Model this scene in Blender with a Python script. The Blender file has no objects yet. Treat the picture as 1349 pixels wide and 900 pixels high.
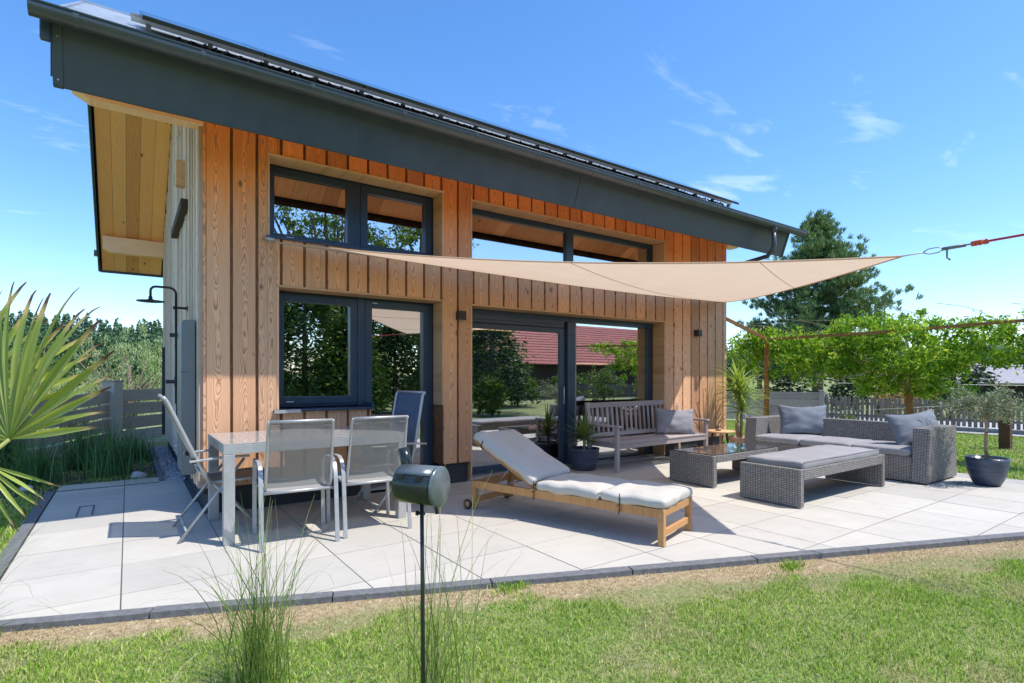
import bpy, bmesh, math, random
import numpy as np
from mathutils import Vector, Matrix, noise as mnoise
R = math.radians
random.seed(7); rng = np.random.default_rng(7)
sc = bpy.context.scene
COL = sc.collection

# ---------------------------------------------------------------- camera
cam_d = bpy.data.cameras.new('camera'); cam = bpy.data.objects.new('camera', cam_d); COL.objects.link(cam)
cam.location = (0, 0, 1.35)
cam.rotation_euler = (R(90), 0, -math.atan2(.5743, .8187))
cam_d.sensor_width = 36; cam_d.lens = 36 * 720.7 / 1349
cam_d.shift_y = 47 / 1349; cam_d.clip_start = .05; cam_d.clip_end = 1500
sc.camera = cam
sc.render.resolution_x = 1024; sc.render.resolution_y = 683

# ---------------------------------------------------------------- sky and sun
TO_SUN = Vector((.30, -.428, 1.0)).normalized()
w = bpy.data.worlds.new('World'); sc.world = w; w.use_nodes = True
nt = w.node_tree; nt.nodes.clear()
def N(t, kind, **kw):
    n = t.nodes.new(kind)
    for k, v in kw.items(): setattr(n, k, v)
    return n
sky = N(nt, 'ShaderNodeTexSky', sky_type='NISHITA', sun_disc=False)
sky.sun_elevation = math.asin(TO_SUN.z); sky.sun_rotation = math.atan2(TO_SUN.x, TO_SUN.y)
sky.altitude = 300; sky.air_density = 1.0; sky.dust_density = .6; sky.ozone_density = 3.0
tc = N(nt, 'ShaderNodeTexCoord')
sep = N(nt, 'ShaderNodeSeparateXYZ'); nt.links.new(tc.outputs['Generated'], sep.inputs[0])
# direction projected on a cloud deck, so that the wisps keep their scale
dv = N(nt, 'ShaderNodeVectorMath', operation='DIVIDE')
mz = N(nt, 'ShaderNodeMath', operation='MAXIMUM'); mz.inputs[1].default_value = .08
nt.links.new(sep.outputs['Z'], mz.inputs[0])
cz = N(nt, 'ShaderNodeCombineXYZ')
for i in range(3): nt.links.new(mz.outputs[0], cz.inputs[i])
nt.links.new(tc.outputs['Generated'], dv.inputs[0]); nt.links.new(cz.outputs[0], dv.inputs[1])
mp = N(nt, 'ShaderNodeMapping'); mp.inputs['Scale'].default_value = (1.0, 2.1, 1); mp.inputs['Rotation'].default_value = (0, 0, R(28)); mp.inputs['Location'].default_value = (.35, 1.1, 0)
nt.links.new(dv.outputs[0], mp.inputs[0])
n1 = N(nt, 'ShaderNodeTexNoise'); n1.inputs['Scale'].default_value = 1.5; n1.inputs['Detail'].default_value = 7; n1.inputs['Roughness'].default_value = .58; n1.inputs['Distortion'].default_value = .5
nt.links.new(mp.outputs[0], n1.inputs['Vector'])
cr = N(nt, 'ShaderNodeValToRGB'); cr.color_ramp.elements[0].position = .575; cr.color_ramp.elements[1].position = .86
nt.links.new(n1.outputs['Fac'], cr.inputs[0])
sc_ = N(nt, 'ShaderNodeMath', operation='MULTIPLY'); sc_.inputs[1].default_value = .42
nt.links.new(cr.outputs['Color'], sc_.inputs[0])
hs = N(nt, 'ShaderNodeHueSaturation'); hs.inputs['Saturation'].default_value = 1.24; hs.inputs['Value'].default_value = 1.42; hs.inputs['Hue'].default_value = .503
nt.links.new(sky.outputs[0], hs.inputs['Color'])
mx = N(nt, 'ShaderNodeMixRGB'); mx.inputs['Color2'].default_value = (8.5, 9.0, 9.6, 1)
cf = N(nt, 'ShaderNodeMapRange'); cf.inputs['From Min'].default_value = .10; cf.inputs['From Max'].default_value = .30; nt.links.new(sep.outputs['Z'], cf.inputs['Value'])
cm = N(nt, 'ShaderNodeMath', operation='MULTIPLY'); nt.links.new(sc_.outputs[0], cm.inputs[0]); nt.links.new(cf.outputs[0], cm.inputs[1])
nt.links.new(cm.outputs[0], mx.inputs['Fac']); nt.links.new(hs.outputs[0], mx.inputs['Color1'])
bg = N(nt, 'ShaderNodeBackground'); bg.inputs['Strength'].default_value = .124
nt.links.new(mx.outputs[0], bg.inputs['Color'])
wo = N(nt, 'ShaderNodeOutputWorld'); nt.links.new(bg.outputs[0], wo.inputs['Surface'])

sun_d = bpy.data.lights.new('sun', 'SUN'); sun_d.energy = 3.3; sun_d.angle = R(.53); sun_d.color = (1, .945, .86)
sun = bpy.data.objects.new('sun', sun_d); COL.objects.link(sun)
sun.rotation_euler = TO_SUN.to_track_quat('Z', 'Y').to_euler(); sun.location = (0, 0, 20)

sc.view_settings.view_transform = 'Standard'; sc.view_settings.look = 'None'
sc.view_settings.exposure = .68; sc.view_settings.gamma = 1
sc.render.engine = 'CYCLES'
try:
    sc.cycles.max_bounces = 8; sc.cycles.transparent_max_bounces = 12; sc.cycles.caustics_reflective = False; sc.cycles.caustics_refractive = False
except Exception: pass

# ================================================================ helpers
class MB:
    """collects shapes that become ONE mesh object"""
    def __init__(s): s.v = []; s.f = []; s.s = []
    def add(s, vs, fs, smooth=False):
        o = len(s.v); s.v += [tuple(p) for p in vs]
        s.f += [tuple(i + o for i in f) for f in fs]; s.s += [smooth] * len(fs); return s
    def box(s, x0, x1, y0, y1, z0, z1, M=None):
        vs = [Vector(p) for p in ((x0,y0,z0),(x1,y0,z0),(x1,y1,z0),(x0,y1,z0),(x0,y0,z1),(x1,y0,z1),(x1,y1,z1),(x0,y1,z1))]
        if M is not None: vs = [M @ p for p in vs]
        return s.add(vs, [(0,3,2,1),(4,5,6,7),(0,1,5,4),(1,2,6,5),(2,3,7,6),(3,0,4,7)])
    def bar(s, a, b, wd, th, up=(0,0,1)):
        a = Vector(a); b = Vector(b); d = (b - a); L = d.length; d.normalize()
        u = Vector(up); x = d.cross(u)
        if x.length < 1e-4: x = d.cross(Vector((1,0,0)))
        x.normalize(); y = x.cross(d).normalized()
        M = Matrix.Translation(a) @ Matrix((( x.x, d.x, y.x, 0),(x.y, d.y, y.y, 0),(x.z, d.z, y.z, 0),(0,0,0,1)))
        return s.box(-wd/2, wd/2, 0, L, -th/2, th/2, M)
    def tube(s, pts, r, seg=8, cap=True, flat=None):
        """flat=(w,t): a flat strap instead of a round tube"""
        pts = [Vector(p) for p in pts]; n = len(pts)
        rs = r if isinstance(r, (list, tuple)) else [r] * n
        vs = []; fs = []; prev = None
        for i, p in enumerate(pts):
            t = (pts[min(i+1, n-1)] - pts[max(i-1, 0)]).normalized()
            if prev is None:
                a = Vector((0,0,1)) if abs(t.z) < .9 else Vector((1,0,0))
                if flat: a = Vector(flat[2])
                x = a.cross(t)
                if x.length < 1e-4: x = Vector((1,0,0))
                x.normalize()
            else:
                x = prev - t * prev.dot(t)
                x = x.normalized() if x.length > 1e-5 else prev
            prev = x; y = t.cross(x)
            for k in range(seg):
                a = 2 * math.pi * k / seg
                vs.append(p + (x * math.cos(a) + y * math.sin(a)) * rs[i])
        for i in range(n - 1):
            for k in range(seg):
                k2 = (k + 1) % seg
                fs.append((i*seg+k, i*seg+k2, (i+1)*seg+k2, (i+1)*seg+k))
        s.add(vs, fs, True)
        if cap:
            o = len(s.v) - len(vs)
            s.f.append(tuple(o + k for k in reversed(range(seg)))); s.s.append(False)
            s.f.append(tuple(o + (n-1)*seg + k for k in range(seg))); s.s.append(False)
        return s
    def strap(s, pts, wdir, wd, th):
        """flat metal strap swept along pts in a plane square to wdir"""
        wdir = Vector(wdir).normalized(); pts = [Vector(p) for p in pts]; n = len(pts); vs = []; fs = []
        for i, p in enumerate(pts):
            t = (pts[min(i+1, n-1)] - pts[max(i-1, 0)]).normalized(); nn = t.cross(wdir).normalized()
            for a, b in ((-1,-1),(1,-1),(1,1),(-1,1)): vs.append(p + wdir*wd/2*a + nn*th/2*b)
        for i in range(n-1):
            for k in range(4):
                k2 = (k+1) % 4; fs.append((i*4+k, i*4+k2, (i+1)*4+k2, (i+1)*4+k))
        fs.append((3,2,1,0)); fs.append(tuple((n-1)*4+k for k in range(4)))
        return s.add(vs, fs)
    def lathe(s, prof, seg=24, c=(0,0,0), M=None, wob=0):
        vs = []; fs = []; n = len(prof)
        for i, (r, z) in enumerate(prof):
            for k in range(seg):
                a = 2*math.pi*k/seg
                rr = r + (wob * math.sin(3*a + i*1.7) if wob else 0)
                p = Vector((c[0] + rr*math.cos(a), c[1] + rr*math.sin(a), c[2] + z))
                vs.append(M @ p if M is not None else p)
        for i in range(n-1):
            for k in range(seg):
                k2 = (k+1) % seg; fs.append((i*seg+k, i*seg+k2, (i+1)*seg+k2, (i+1)*seg+k))
        s.add(vs, fs, True); o = len(s.v) - len(vs)
        if prof[0][0] > 1e-4: s.f.append(tuple(o+k for k in reversed(range(seg)))); s.s.append(False)
        if prof[-1][0] > 1e-4: s.f.append(tuple(o+(n-1)*seg+k for k in range(seg))); s.s.append(False)
        return s
    def prism(s, poly, z0, z1, M=None):
        n = len(poly); vs = [Vector((x, y, z0)) for x, y in poly] + [Vector((x, y, z1)) for x, y in poly]
        if M is not None: vs = [M @ p for p in vs]
        return s.add(vs, [tuple(reversed(range(n))), tuple(range(n, 2*n))] + [(i, (i+1) % n, n + (i+1) % n, n+i) for i in range(n)])
    def rbox(s, sx, sy, sz, r, n=6, bulge=0, M=None, wr=0, seed=0):
        """rounded, puffed cushion block centred on the origin"""
        hx, hy, hz = sx/2, sy/2, sz/2
        idx = {}; vs = []; fs = []
        def vert(p):
            k = tuple(round(c, 5) for c in p)
            if k not in idx:
                q = Vector((p[0]*hx, p[1]*hy, p[2]*hz))
                inn = Vector((max(-hx+r, min(hx-r, q.x)), max(-hy+r, min(hy-r, q.y)), max(-hz+r, min(hz-r, q.z))))
                d = q - inn
                if d.length > 1e-6: q = inn + d.normalized() * r
                q.z += bulge * (1 - abs(p[0])**4) * (1 - abs(p[1])**4) * p[2]
                if wr: q += Vector((0,0,1)) * wr * mnoise.noise(Vector((q.x*7 + seed, q.y*7, q.z*4 + seed))) + Vector((0,0,1))*wr*.35*mnoise.noise(Vector((q.x*24 + seed, q.y*9, seed))) + Vector((0,1,0))*wr*.5*mnoise.noise(Vector((q.x*9, q.z*9 + seed, 3.3)))
                idx[k] = len(vs); vs.append(M @ q if M is not None else q)
            return idx[k]
        ex = max(2, n)
        def lin(i): 
            t = i/ex*2-1; return math.copysign(1 - (1-abs(t))**1.6, t)
        for ax in range(3):
            for sg in (-1, 1):
                for i in range(ex):
                    for j in range(ex):
                        q = []
                        for a, b in ((i,j),(i+1,j),(i+1,j+1),(i,j+1)):
                            p = [0,0,0]; p[ax] = sg; p[(ax+1)%3] = lin(a); p[(ax+2)%3] = lin(b); q.append(vert(p))
                        fs.append(tuple(q) if sg > 0 else tuple(reversed(q)))
        return s.add(vs, fs, True)
    def mesh(s, name, mat, bevel=0):
        me = bpy.data.meshes.new(name); me.from_pydata(s.v, [], s.f); me.materials.append(mat)
        me.polygons.foreach_set('use_smooth', s.s)
        uv = me.uv_layers.new(name='UVMap')
        nl = len(me.loops); li = np.empty(nl, dtype=np.int32); me.loops.foreach_get('vertex_index', li)
        co = np.array(s.v, dtype=np.float32)[li]
        nrm = np.empty(len(me.polygons)*3, dtype=np.float32); me.polygons.foreach_get('normal', nrm); nrm = np.abs(nrm.reshape(-1,3))
        tot = np.empty(len(me.polygons), dtype=np.int32); me.polygons.foreach_get('loop_total', tot)
        ax = np.repeat(np.argmax(nrm, axis=1), tot)
        u = np.where(ax == 0, co[:,1], co[:,0]); v = np.where(ax == 2, co[:,1], co[:,2])
        uv.data.foreach_set('uv', np.stack([u, v], 1).astype(np.float32).ravel())
        return me
    def build(s, name, mat, parent=None, bevel=0, loc=None):
        me = s.mesh(name, mat); return link(name, me, parent, bevel, loc)

def link(name, me, parent=None, bevel=0, loc=None, M=None):
    o = bpy.data.objects.new(name, me); COL.objects.link(o)
    if parent is not None: o.parent = parent
    if loc is not None: o.location = loc
    if M is not None: o.matrix_local = M
    if bevel:
        b = o.modifiers.new('bevel', 'BEVEL'); b.width = bevel; b.segments = 2; b.limit_method = 'ANGLE'; b.angle_limit = R(40)
    return o
def fromnp(name, V, F, mat, parent=None, attr=None):
    """V (n,3), F (m,k) arrays"""
    me = bpy.data.meshes.new(name); k = F.shape[1]
    me.vertices.add(len(V)); me.vertices.foreach_set('co', V.astype(np.float32).ravel())
    me.loops.add(F.size); me.loops.foreach_set('vertex_index', F.astype(np.int32).ravel())
    me.polygons.add(len(F)); me.polygons.foreach_set('loop_start', np.arange(0, F.size, k, dtype=np.int32))
    try: me.polygons.foreach_set('loop_total', np.full(len(F), k, dtype=np.int32))
    except Exception: pass
    me.update(calc_edges=True); me.materials.append(mat)
    if attr is not None:
        for an, av in attr.items():
            a = me.attributes.new(an, 'FLOAT', 'POINT'); a.data.foreach_set('value', av.astype(np.float32))
    return link(name, me, parent)
def tag(o, label=None, cat=None, group=None, kind=None):
    if label: o['label'] = label
    if cat: o['category'] = cat
    if group: o['group'] = group
    if kind: o['kind'] = kind
    return o
def thing(name, label, cat, loc=(0,0,0), rz=0, group=None):
    o = bpy.data.objects.new(name, None); COL.objects.link(o); o.empty_display_size = .2
    o.location = loc; o.rotation_euler = (0, 0, rz); tag(o, label, cat, group); return o
def kids(o): return [c for c in bpy.data.objects if c.parent == o]
def dup(root, loc, rz, label=None, group=None):
    r = root.copy(); COL.objects.link(r); r.location = loc; r.rotation_euler = (0, 0, rz)
    if label: r['label'] = label
    if group: r['group'] = group
    for ch in kids(root):
        c = ch.copy(); COL.objects.link(c); c.parent = r
        for g in kids(ch):
            d = g.copy(); COL.objects.link(d); d.parent = c
    return r

# ================================================================ materials
def mat(name, col=(.5,.5,.5), rough=.6, metal=0, spec=.5):
    m = bpy.data.materials.new(name); m.use_nodes = True; t = m.node_tree
    b = t.nodes['Principled BSDF']; b.inputs['Base Color'].default_value = (*col, 1); b.inputs['Roughness'].default_value = rough
    b.inputs['Metallic'].default_value = metal; b.inputs['Specular IOR Level'].default_value = spec
    return m, t, b
def ramp(t, src, stops):
    r = N(t, 'ShaderNodeValToRGB'); e = r.color_ramp.elements
    while len(e) < len(stops): e.new(.5)
    for i, (p, c) in enumerate(stops): e[i].position = p; e[i].color = (*c, 1) if len(c) == 3 else c
    t.links.new(src, r.inputs[0]); return r.outputs[0]
def noise(t, vec=None, scale=5, detail=4, rough=.55, dist=0):
    n = N(t, 'ShaderNodeTexNoise'); n.inputs['Scale'].default_value = scale; n.inputs['Detail'].default_value = detail
    n.inputs['Roughness'].default_value = rough; n.inputs['Distortion'].default_value = dist
    if vec is not None: t.links.new(vec, n.inputs['Vector'])
    return n.outputs['Fac']
def math_(t, op, a, b=None, c=None):
    n = N(t, 'ShaderNodeMath', operation=op)
    for i, x in enumerate((a, b, c)):
        if x is None: continue
        if isinstance(x, (int, float)): n.inputs[i].default_value = x
        else: t.links.new(x, n.inputs[i])
    return n.outputs[0]
def mixc(t, f, a, b, mode='MIX'):
    n = N(t, 'ShaderNodeMixRGB', blend_type=mode)
    for k, x in (('Fac', f), ('Color1', a), ('Color2', b)):
        if isinstance(x, (int, float)): n.inputs[k].default_value = x
        elif isinstance(x, tuple): n.inputs[k].default_value = (*x, 1)
        else: t.links.new(x, n.inputs[k])
    return n.outputs[0]
def bump(t, b, h, strength=.3, dist=.01):
    n = N(t, 'ShaderNodeBump'); n.inputs['Strength'].default_value = strength; n.inputs['Distance'].default_value = dist
    t.links.new(h, n.inputs['Height']); t.links.new(n.outputs[0], b.inputs['Normal'])
def mapping(t, vec, scale=(1,1,1), loc=(0,0,0), rot=(0,0,0)):
    m = N(t, 'ShaderNodeMapping'); m.inputs['Scale'].default_value = scale; m.inputs['Location'].default_value = loc; m.inputs['Rotation'].default_value = rot
    t.links.new(vec, m.inputs[0]); return m.outputs[0]
def coords(t, kind='Object'): return N(t, 'ShaderNodeTexCoord').outputs[kind]
def worldpos(t): return N(t, 'ShaderNodeNewGeometry').outputs['Position']
def objrand(t): return N(t, 'ShaderNodeObjectInfo').outputs['Random']
def simple(name, col, rough=.6, metal=0, var=.15, scale=8, bmp=.0, spec=.5):
    m, t, b = mat(name, col, rough, metal, spec)
    f = noise(t, coords(t), scale, 5)
    lo = tuple(c*(1-var) for c in col); hi = tuple(min(1, c*(1+var)) for c in col)
    t.links.new(ramp(t, f, [(.3, lo), (.7, hi)]), b.inputs['Base Color'])
    rr = math_(t, 'MULTIPLY_ADD', f, .25, rough-.12); t.links.new(rr, b.inputs['Roughness'])
    if bmp: bump(t, b, noise(t, coords(t), scale*6, 4), bmp)
    return m

def wood_board(name, fresh, weath, dark, zmix=True, along='Z', ringf=34, contrast=.5, knots=True):
    """grain with cathedral arches; the object's origin is at the board's centre line"""
    m, t, b = mat(name, fresh, .72)
    oc = coords(t); s = N(t, 'ShaderNodeSeparateXYZ'); t.links.new(oc, s.inputs[0])
    rnd = objrand(t)
    ix = {'Z': ('X','Z'), 'X': ('Z','X'), 'Y': ('X','Y')}[along]
    x = s.outputs[ix[0]]; z = s.outputs[ix[1]]
    cmb = N(t, 'ShaderNodeCombineXYZ'); 
    t.links.new(math_(t, 'MULTIPLY', x, 2.2), cmb.inputs[0]); t.links.new(math_(t, 'MULTIPLY', z, .9), cmb.inputs[1]); t.links.new(math_(t, 'MULTIPLY', rnd, 97), cmb.inputs[2])
    nz = noise(t, cmb.outputs[0], 1.3, 3, .6)
    off = math_(t, 'MULTIPLY', math_(t, 'SUBTRACT', rnd, .5), .06)
    xx = math_(t, 'ADD', math_(t, 'ADD', x, off), math_(t, 'MULTIPLY', math_(t, 'SUBTRACT', nz, .5), .05))
    sg = math_(t, 'SIGN', math_(t, 'SUBTRACT', math_(t, 'FRACT', math_(t, 'MULTIPLY', rnd, 7.3)), .5))
    val = math_(t, 'ADD', math_(t, 'MULTIPLY', math_(t, 'MULTIPLY', xx, xx), 75), math_(t, 'MULTIPLY', math_(t, 'MULTIPLY', z, .32), sg))
    val = math_(t, 'ADD', val, math_(t, 'MULTIPLY', nz, 1.1))
    rings = math_(t, 'FRACT', math_(t, 'MULTIPLY', val, ringf/4))
    rr = ramp(t, rings, [(0, (0,0,0)), (.6, (.25,.25,.25)), (.86, (1,1,1)), (1, (.1,.1,.1))])
    fine = N(t, 'ShaderNodeCombineXYZ'); t.links.new(math_(t, 'MULTIPLY', x, 190), fine.inputs[0]); t.links.new(math_(t, 'MULTIPLY', z, 3), fine.inputs[1]); t.links.new(math_(t, 'MULTIPLY', rnd, 31), fine.inputs[2])
    fn = noise(t, fine.outputs[0], 1, 3)
    # weathering: boards keep their orange under the eaves and grey lower down
    wp = N(t, 'ShaderNodeSeparateXYZ'); t.links.new(worldpos(t), wp.inputs[0])
    if zmix:
        zz = math_(t, 'ADD', wp.outputs['Z'], math_(t, 'MULTIPLY', math_(t, 'SUBTRACT', nz, .5), 1.1))
        zz = math_(t, 'ADD', zz, math_(t, 'MULTIPLY', math_(t, 'SUBTRACT', rnd, .5), .5))
        base = ramp(t, math_(t, 'DIVIDE', zz, 4.2), [(.02, weath), (.55, tuple(a*.85+b_*.15 for a, b_ in zip(weath, fresh))), (.69, tuple(a*.5+b_*.5 for a, b_ in zip(weath, fresh))), (.82, fresh)])
    else:
        base = mixc(t, nz, fresh, weath)
    tint = ramp(t, rnd, [(0, (.70,.60,.55)), (.2, (.92,.84,.78)), (.42, (1.08,.98,.88)), (.62, (.86,.88,.90)), (.8, (1.12,1.10,1.06)), (1, (1.30,1.30,1.28))])
    base = mixc(t, 1, base, tint, 'MULTIPLY')
    base = mixc(t, math_(t, 'MULTIPLY', rr, contrast), base, dark)
    base = mixc(t, math_(t, 'MULTIPLY', ramp(t, fn, [(.35,(0,0,0)),(.75,(1,1,1))]), .35), base, tuple(c*1.35 for c in weath))
    if knots:
        kv = N(t, 'ShaderNodeTexVoronoi'); kc = N(t, 'ShaderNodeCombineXYZ')
        t.links.new(math_(t, 'MULTIPLY', x, 4.5), kc.inputs[0]); t.links.new(math_(t, 'MULTIPLY', z, 2.6), kc.inputs[1]); t.links.new(math_(t, 'MULTIPLY', rnd, 53), kc.inputs[2])
        t.links.new(kc.outputs[0], kv.inputs['Vector']); kv.inputs['Scale'].default_value = 1
        base = mixc(t, math_(t, 'MULTIPLY', ramp(t, kv.outputs['Distance'], [(.05,(1,1,1)),(.12,(0,0,0))]), .75), base, (.09,.04,.02))
    t.links.new(base, b.inputs['Base Color'])
    bump(t, b, math_(t, 'ADD', rr, math_(t, 'MULTIPLY', fn, .6)), .25, .004)
    return m

M_board = wood_board('larch_boards', (.95,.30,.05), (.76,.47,.29), (.21,.075,.025), contrast=.80, ringf=50)
M_boardgrey = wood_board('grey_larch_battens', (.76,.62,.50), (.62,.52,.43), (.22,.20,.19), zmix=False, contrast=.3)
M_reveal = wood_board('reveal_wood', (.78,.47,.24), (.70,.47,.28), (.30,.15,.07), zmix=False, along='X', contrast=.3, knots=False)
M_reveal_v = wood_board('reveal_wood_upright', (.70,.40,.20), (.62,.42,.27), (.26,.13,.07), zmix=False, along='Z', contrast=.35, knots=False)
M_soffit = wood_board('spruce_soffit', (1.0,.52,.21), (1.0,.55,.25), (.40,.16,.06), zmix=False, along='Y', contrast=.28)
M_beam = wood_board('glulam_beam', (.95,.66,.43), (.95,.66,.45), (.45,.24,.10), zmix=False, along='X', contrast=.25, knots=False)
M_teak = wood_board('oiled_teak', (.58,.30,.11), (.50,.27,.11), (.28,.12,.04), zmix=False, along='Y', contrast=.35, knots=False, ringf=60)
M_teakx = wood_board('oiled_teak_cross', (.58,.30,.11), (.50,.27,.11), (.28,.12,.04), zmix=False, along='Z', contrast=.35, knots=False, ringf=60)
M_oldwood = wood_board('silvered_bench_wood', (.42,.38,.38), (.34,.30,.30), (.18,.15,.15), zmix=False, along='X', contrast=.4, knots=False, ringf=60)
M_fence = wood_board('weathered_fence_wood', (.50,.45,.44), (.40,.36,.355), (.13,.11,.10), zmix=False, along='X', contrast=.55)
M_fenced = wood_board('dark_fence_wood', (.52,.46,.42), (.42,.38,.35), (.15,.13,.11), zmix=False, along='X', contrast=.5)
M_picket = wood_board('weathered_picket_wood', (.27,.24,.225), (.20,.18,.17), (.13,.11,.10), zmix=False, along='Z', contrast=.5)
M_darkpost = wood_board('dark_brown_post', (.12,.06,.035), (.10,.05,.03), (.04,.02,.015), zmix=False, along='Z', contrast=.5)
M_tablewood = wood_board('pale_table_wood', (.55,.36,.18), (.5,.33,.18), (.3,.16,.07), zmix=False, along='X', contrast=.3, knots=False)

M_anthra = simple('anthracite_coating', (.050,.072,.085), .38, 0, .08, 3)
def sheetmetal():
    m, t, b = mat('anthracite_sheet_metal', (.05,.072,.085), .4)
    wp = worldpos(t); a = noise(t, mapping(t, wp, (2.5,2.5,.35)), 3, 5); c = noise(t, wp, 170, 2)
    col = ramp(t, a, [(.3,(.044,.062,.080)),(.7,(.054,.074,.094))])
    col = mixc(t, ramp(t, c, [(.74,(0,0,0)),(.79,(.55,.55,.55))]), col, (.3,.3,.29)); t.links.new(col, b.inputs['Base Color'])
    t.links.new(math_(t,'MULTIPLY_ADD',a,.3,.28), b.inputs['Roughness']); bump(t, b, noise(t, wp, 1.6, 2), .12, .02); return m
M_anthra = sheetmetal()
M_frame = simple('anthracite_window_frame', (.030,.058,.100), .32, 0, .06, 4)
M_plinth = simple('dark_plinth_board', (.035,.038,.045), .7, 0, .15, 6)
M_skysheen = simple('sky_sheen_enamel', (.13,.155,.165), .25, .2, .06, 8)  # black enamel with the sky's reflection painted in as grey
M_black = simple('matt_black_metal', (.02,.021,.023), .4, 0, .1, 10)
M_blackgloss = simple('polished_black_enamel', (.028,.036,.034), .16, .3, .05, 6)
M_alu = simple('brushed_aluminium', (.46,.465,.475), .48, .55, .08, 20)
M_tablealu = simple('satin_grey_aluminium', (.46,.465,.475), .45, .4, .08, 14)
M_roof = simple('pale_grey_metal_roof', (.52,.54,.57), .36, .45, .1, 6)
M_gutter = simple('slate_grey_gutter', (.075,.092,.105), .36, .35, .10, 4)
M_cabinet = simple('grey_powder_coating', (.20,.215,.22), .5, .1, .05, 3)
M_kerb = simple('dark_grey_concrete', (.15,.155,.165), .85, 0, .25, 22, .4)
M_kerbpale = simple('pale_grey_concrete', (.40,.38,.36), .9, 0, .15, 9, .3)
M_stone = simple('grey_pebble', (.42,.42,.44), .8, 0, .3, 9, .2)
M_soil = simple('dark_bed_soil', (.07,.06,.045), .95, 0, .35, 14, .6)
M_rust = simple('rusty_steel', (.40,.19,.06), .8, .2, .35, 18, .3)
M_terra = simple('pale_terracotta', (.60,.40,.30), .85, 0, .12, 8, .1)
M_trunk = simple('tree_bark', (.17,.125,.09), .9, 0, .4, 16, .7)
M_stem = simple('pale_stem_bark', (.38,.29,.19), .85, 0, .35, 30, .5)
M_white = simple('white_cable', (.75,.75,.73), .5, 0, .05, 5)
M_rope = simple('red_rope', (.60,.05,.06), .7, 0, .15, 60, .3)
M_orange = simple('orange_webbing', (.75,.14,.07), .7, 0, .15, 60, .3)
M_asphalt = simple('pale_road', (.42,.41,.40), .9, 0, .12, 4, .2)

def fabric(name, col, scale=160, var=.08, transl=0, rough=.9):
    m, t, b = mat(name, col, rough, 0, .2)
    uv = coords(t, 'Object')
    w1 = N(t, 'ShaderNodeTexWave'); w1.inputs['Scale'].default_value = scale; w1.bands_direction = 'X'; t.links.new(uv, w1.inputs['Vector'])
    w2 = N(t, 'ShaderNodeTexWave'); w2.inputs['Scale'].default_value = scale; w2.bands_direction = 'Y'; t.links.new(uv, w2.inputs['Vector'])
    big = noise(t, uv, 3, 4)
    c = ramp(t, big, [(.3, tuple(k*(1-var) for k in col)), (.7, tuple(min(1,k*(1+var)) for k in col))])
    t.links.new(c, b.inputs['Base Color'])
    bump(t, b, math_(t, 'ADD', math_(t, 'MULTIPLY', math_(t, 'ADD', w1.outputs['Fac'], w2.outputs['Fac']), .2), noise(t, uv, 14, 4)), .35, .006)
    if transl:
        out = t.nodes['Material Output']; tr = N(t, 'ShaderNodeBsdfTranslucent'); t.links.new(c, tr.inputs['Color'])
        ms = N(t, 'ShaderNodeMixShader'); ms.inputs[0].default_value = transl
        t.links.new(b.outputs[0], ms.inputs[1]); t.links.new(tr.outputs[0], ms.inputs[2]); t.links.new(ms.outputs[0], out.inputs['Surface'])
    return m
M_cream = fabric('cream_cushion_cloth', (.54,.515,.465))
M_creamshade = fabric('shaded_cream_cloth', (.52,.50,.53))  # the cream cloth with the sail's shade put into its colour; unused
M_greycush = fabric('grey_seat_cloth', (.31,.305,.315))
M_pillow = fabric('slate_pillow_cloth', (.20,.225,.265), var=.16)
M_sail = fabric('beige_sail_cloth', (.78,.60,.445), 300, .03, .45)
M_seam = simple('sail_seam', (.30,.22,.17), .9)

def sling(name, col, alpha):
    m, t, b = mat(name, col, .55, .1); uv = coords(t, 'UV')
    fine = noise(t, mapping(t, uv, (60, 60, 60)), 8, 2)
    t.links.new(mixc(t, fine, tuple(c*.8 for c in col), tuple(c*1.15 for c in col)), b.inputs['Base Color'])
    out = t.nodes['Material Output']; tr = N(t, 'ShaderNodeBsdfTransparent'); ms = N(t, 'ShaderNodeMixShader'); ms.inputs[0].default_value = alpha
    t.links.new(tr.outputs[0], ms.inputs[1]); t.links.new(b.outputs[0], ms.inputs[2]); t.links.new(ms.outputs[0], out.inputs['Surface'])
    return m
M_sling = sling('grey_mesh_sling', (.24,.245,.235), .64)
M_slingseat = sling('grey_mesh_seat', (.40,.40,.39), .95)
M_slingblue = sling('blue_mesh_sling', (.09,.14,.23), .97)
M_slingdark = sling('dark_mesh_sling', (.14,.14,.145), .9)

def rattan():
    m, t, b = mat('grey_rattan_weave', (.3,.29,.28), .6)
    uv = coords(t, 'UV')
    br = N(t, 'ShaderNodeTexBrick'); br.inputs['Scale'].default_value = 1; br.inputs['Brick Width'].default_value = .029; br.inputs['Row Height'].default_value = .019
    br.inputs['Mortar Size'].default_value = .0032; br.inputs['Mortar Smooth'].default_value = .6; br.inputs['Bias'].default_value = .1; br.offset = 0.0
    br.inputs['Color1'].default_value = (.40,.38,.355,1); br.inputs['Color2'].default_value = (.28,.265,.25,1); br.inputs['Mortar'].default_value = (.03,.028,.027,1)
    t.links.new(uv, br.inputs['Vector'])
    nz = noise(t, mapping(t, uv, (12, 12, 1)), 3, 3)
    t.links.new(mixc(t, math_(t, 'MULTIPLY', nz, .25), br.outputs['Color'], (.17,.16,.155)), b.inputs['Base Color'])
    bump(t, b, math_(t, 'SUBTRACT', 1, br.outputs['Fac']), .9, .004)
    return m
M_rattan = rattan()

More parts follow.
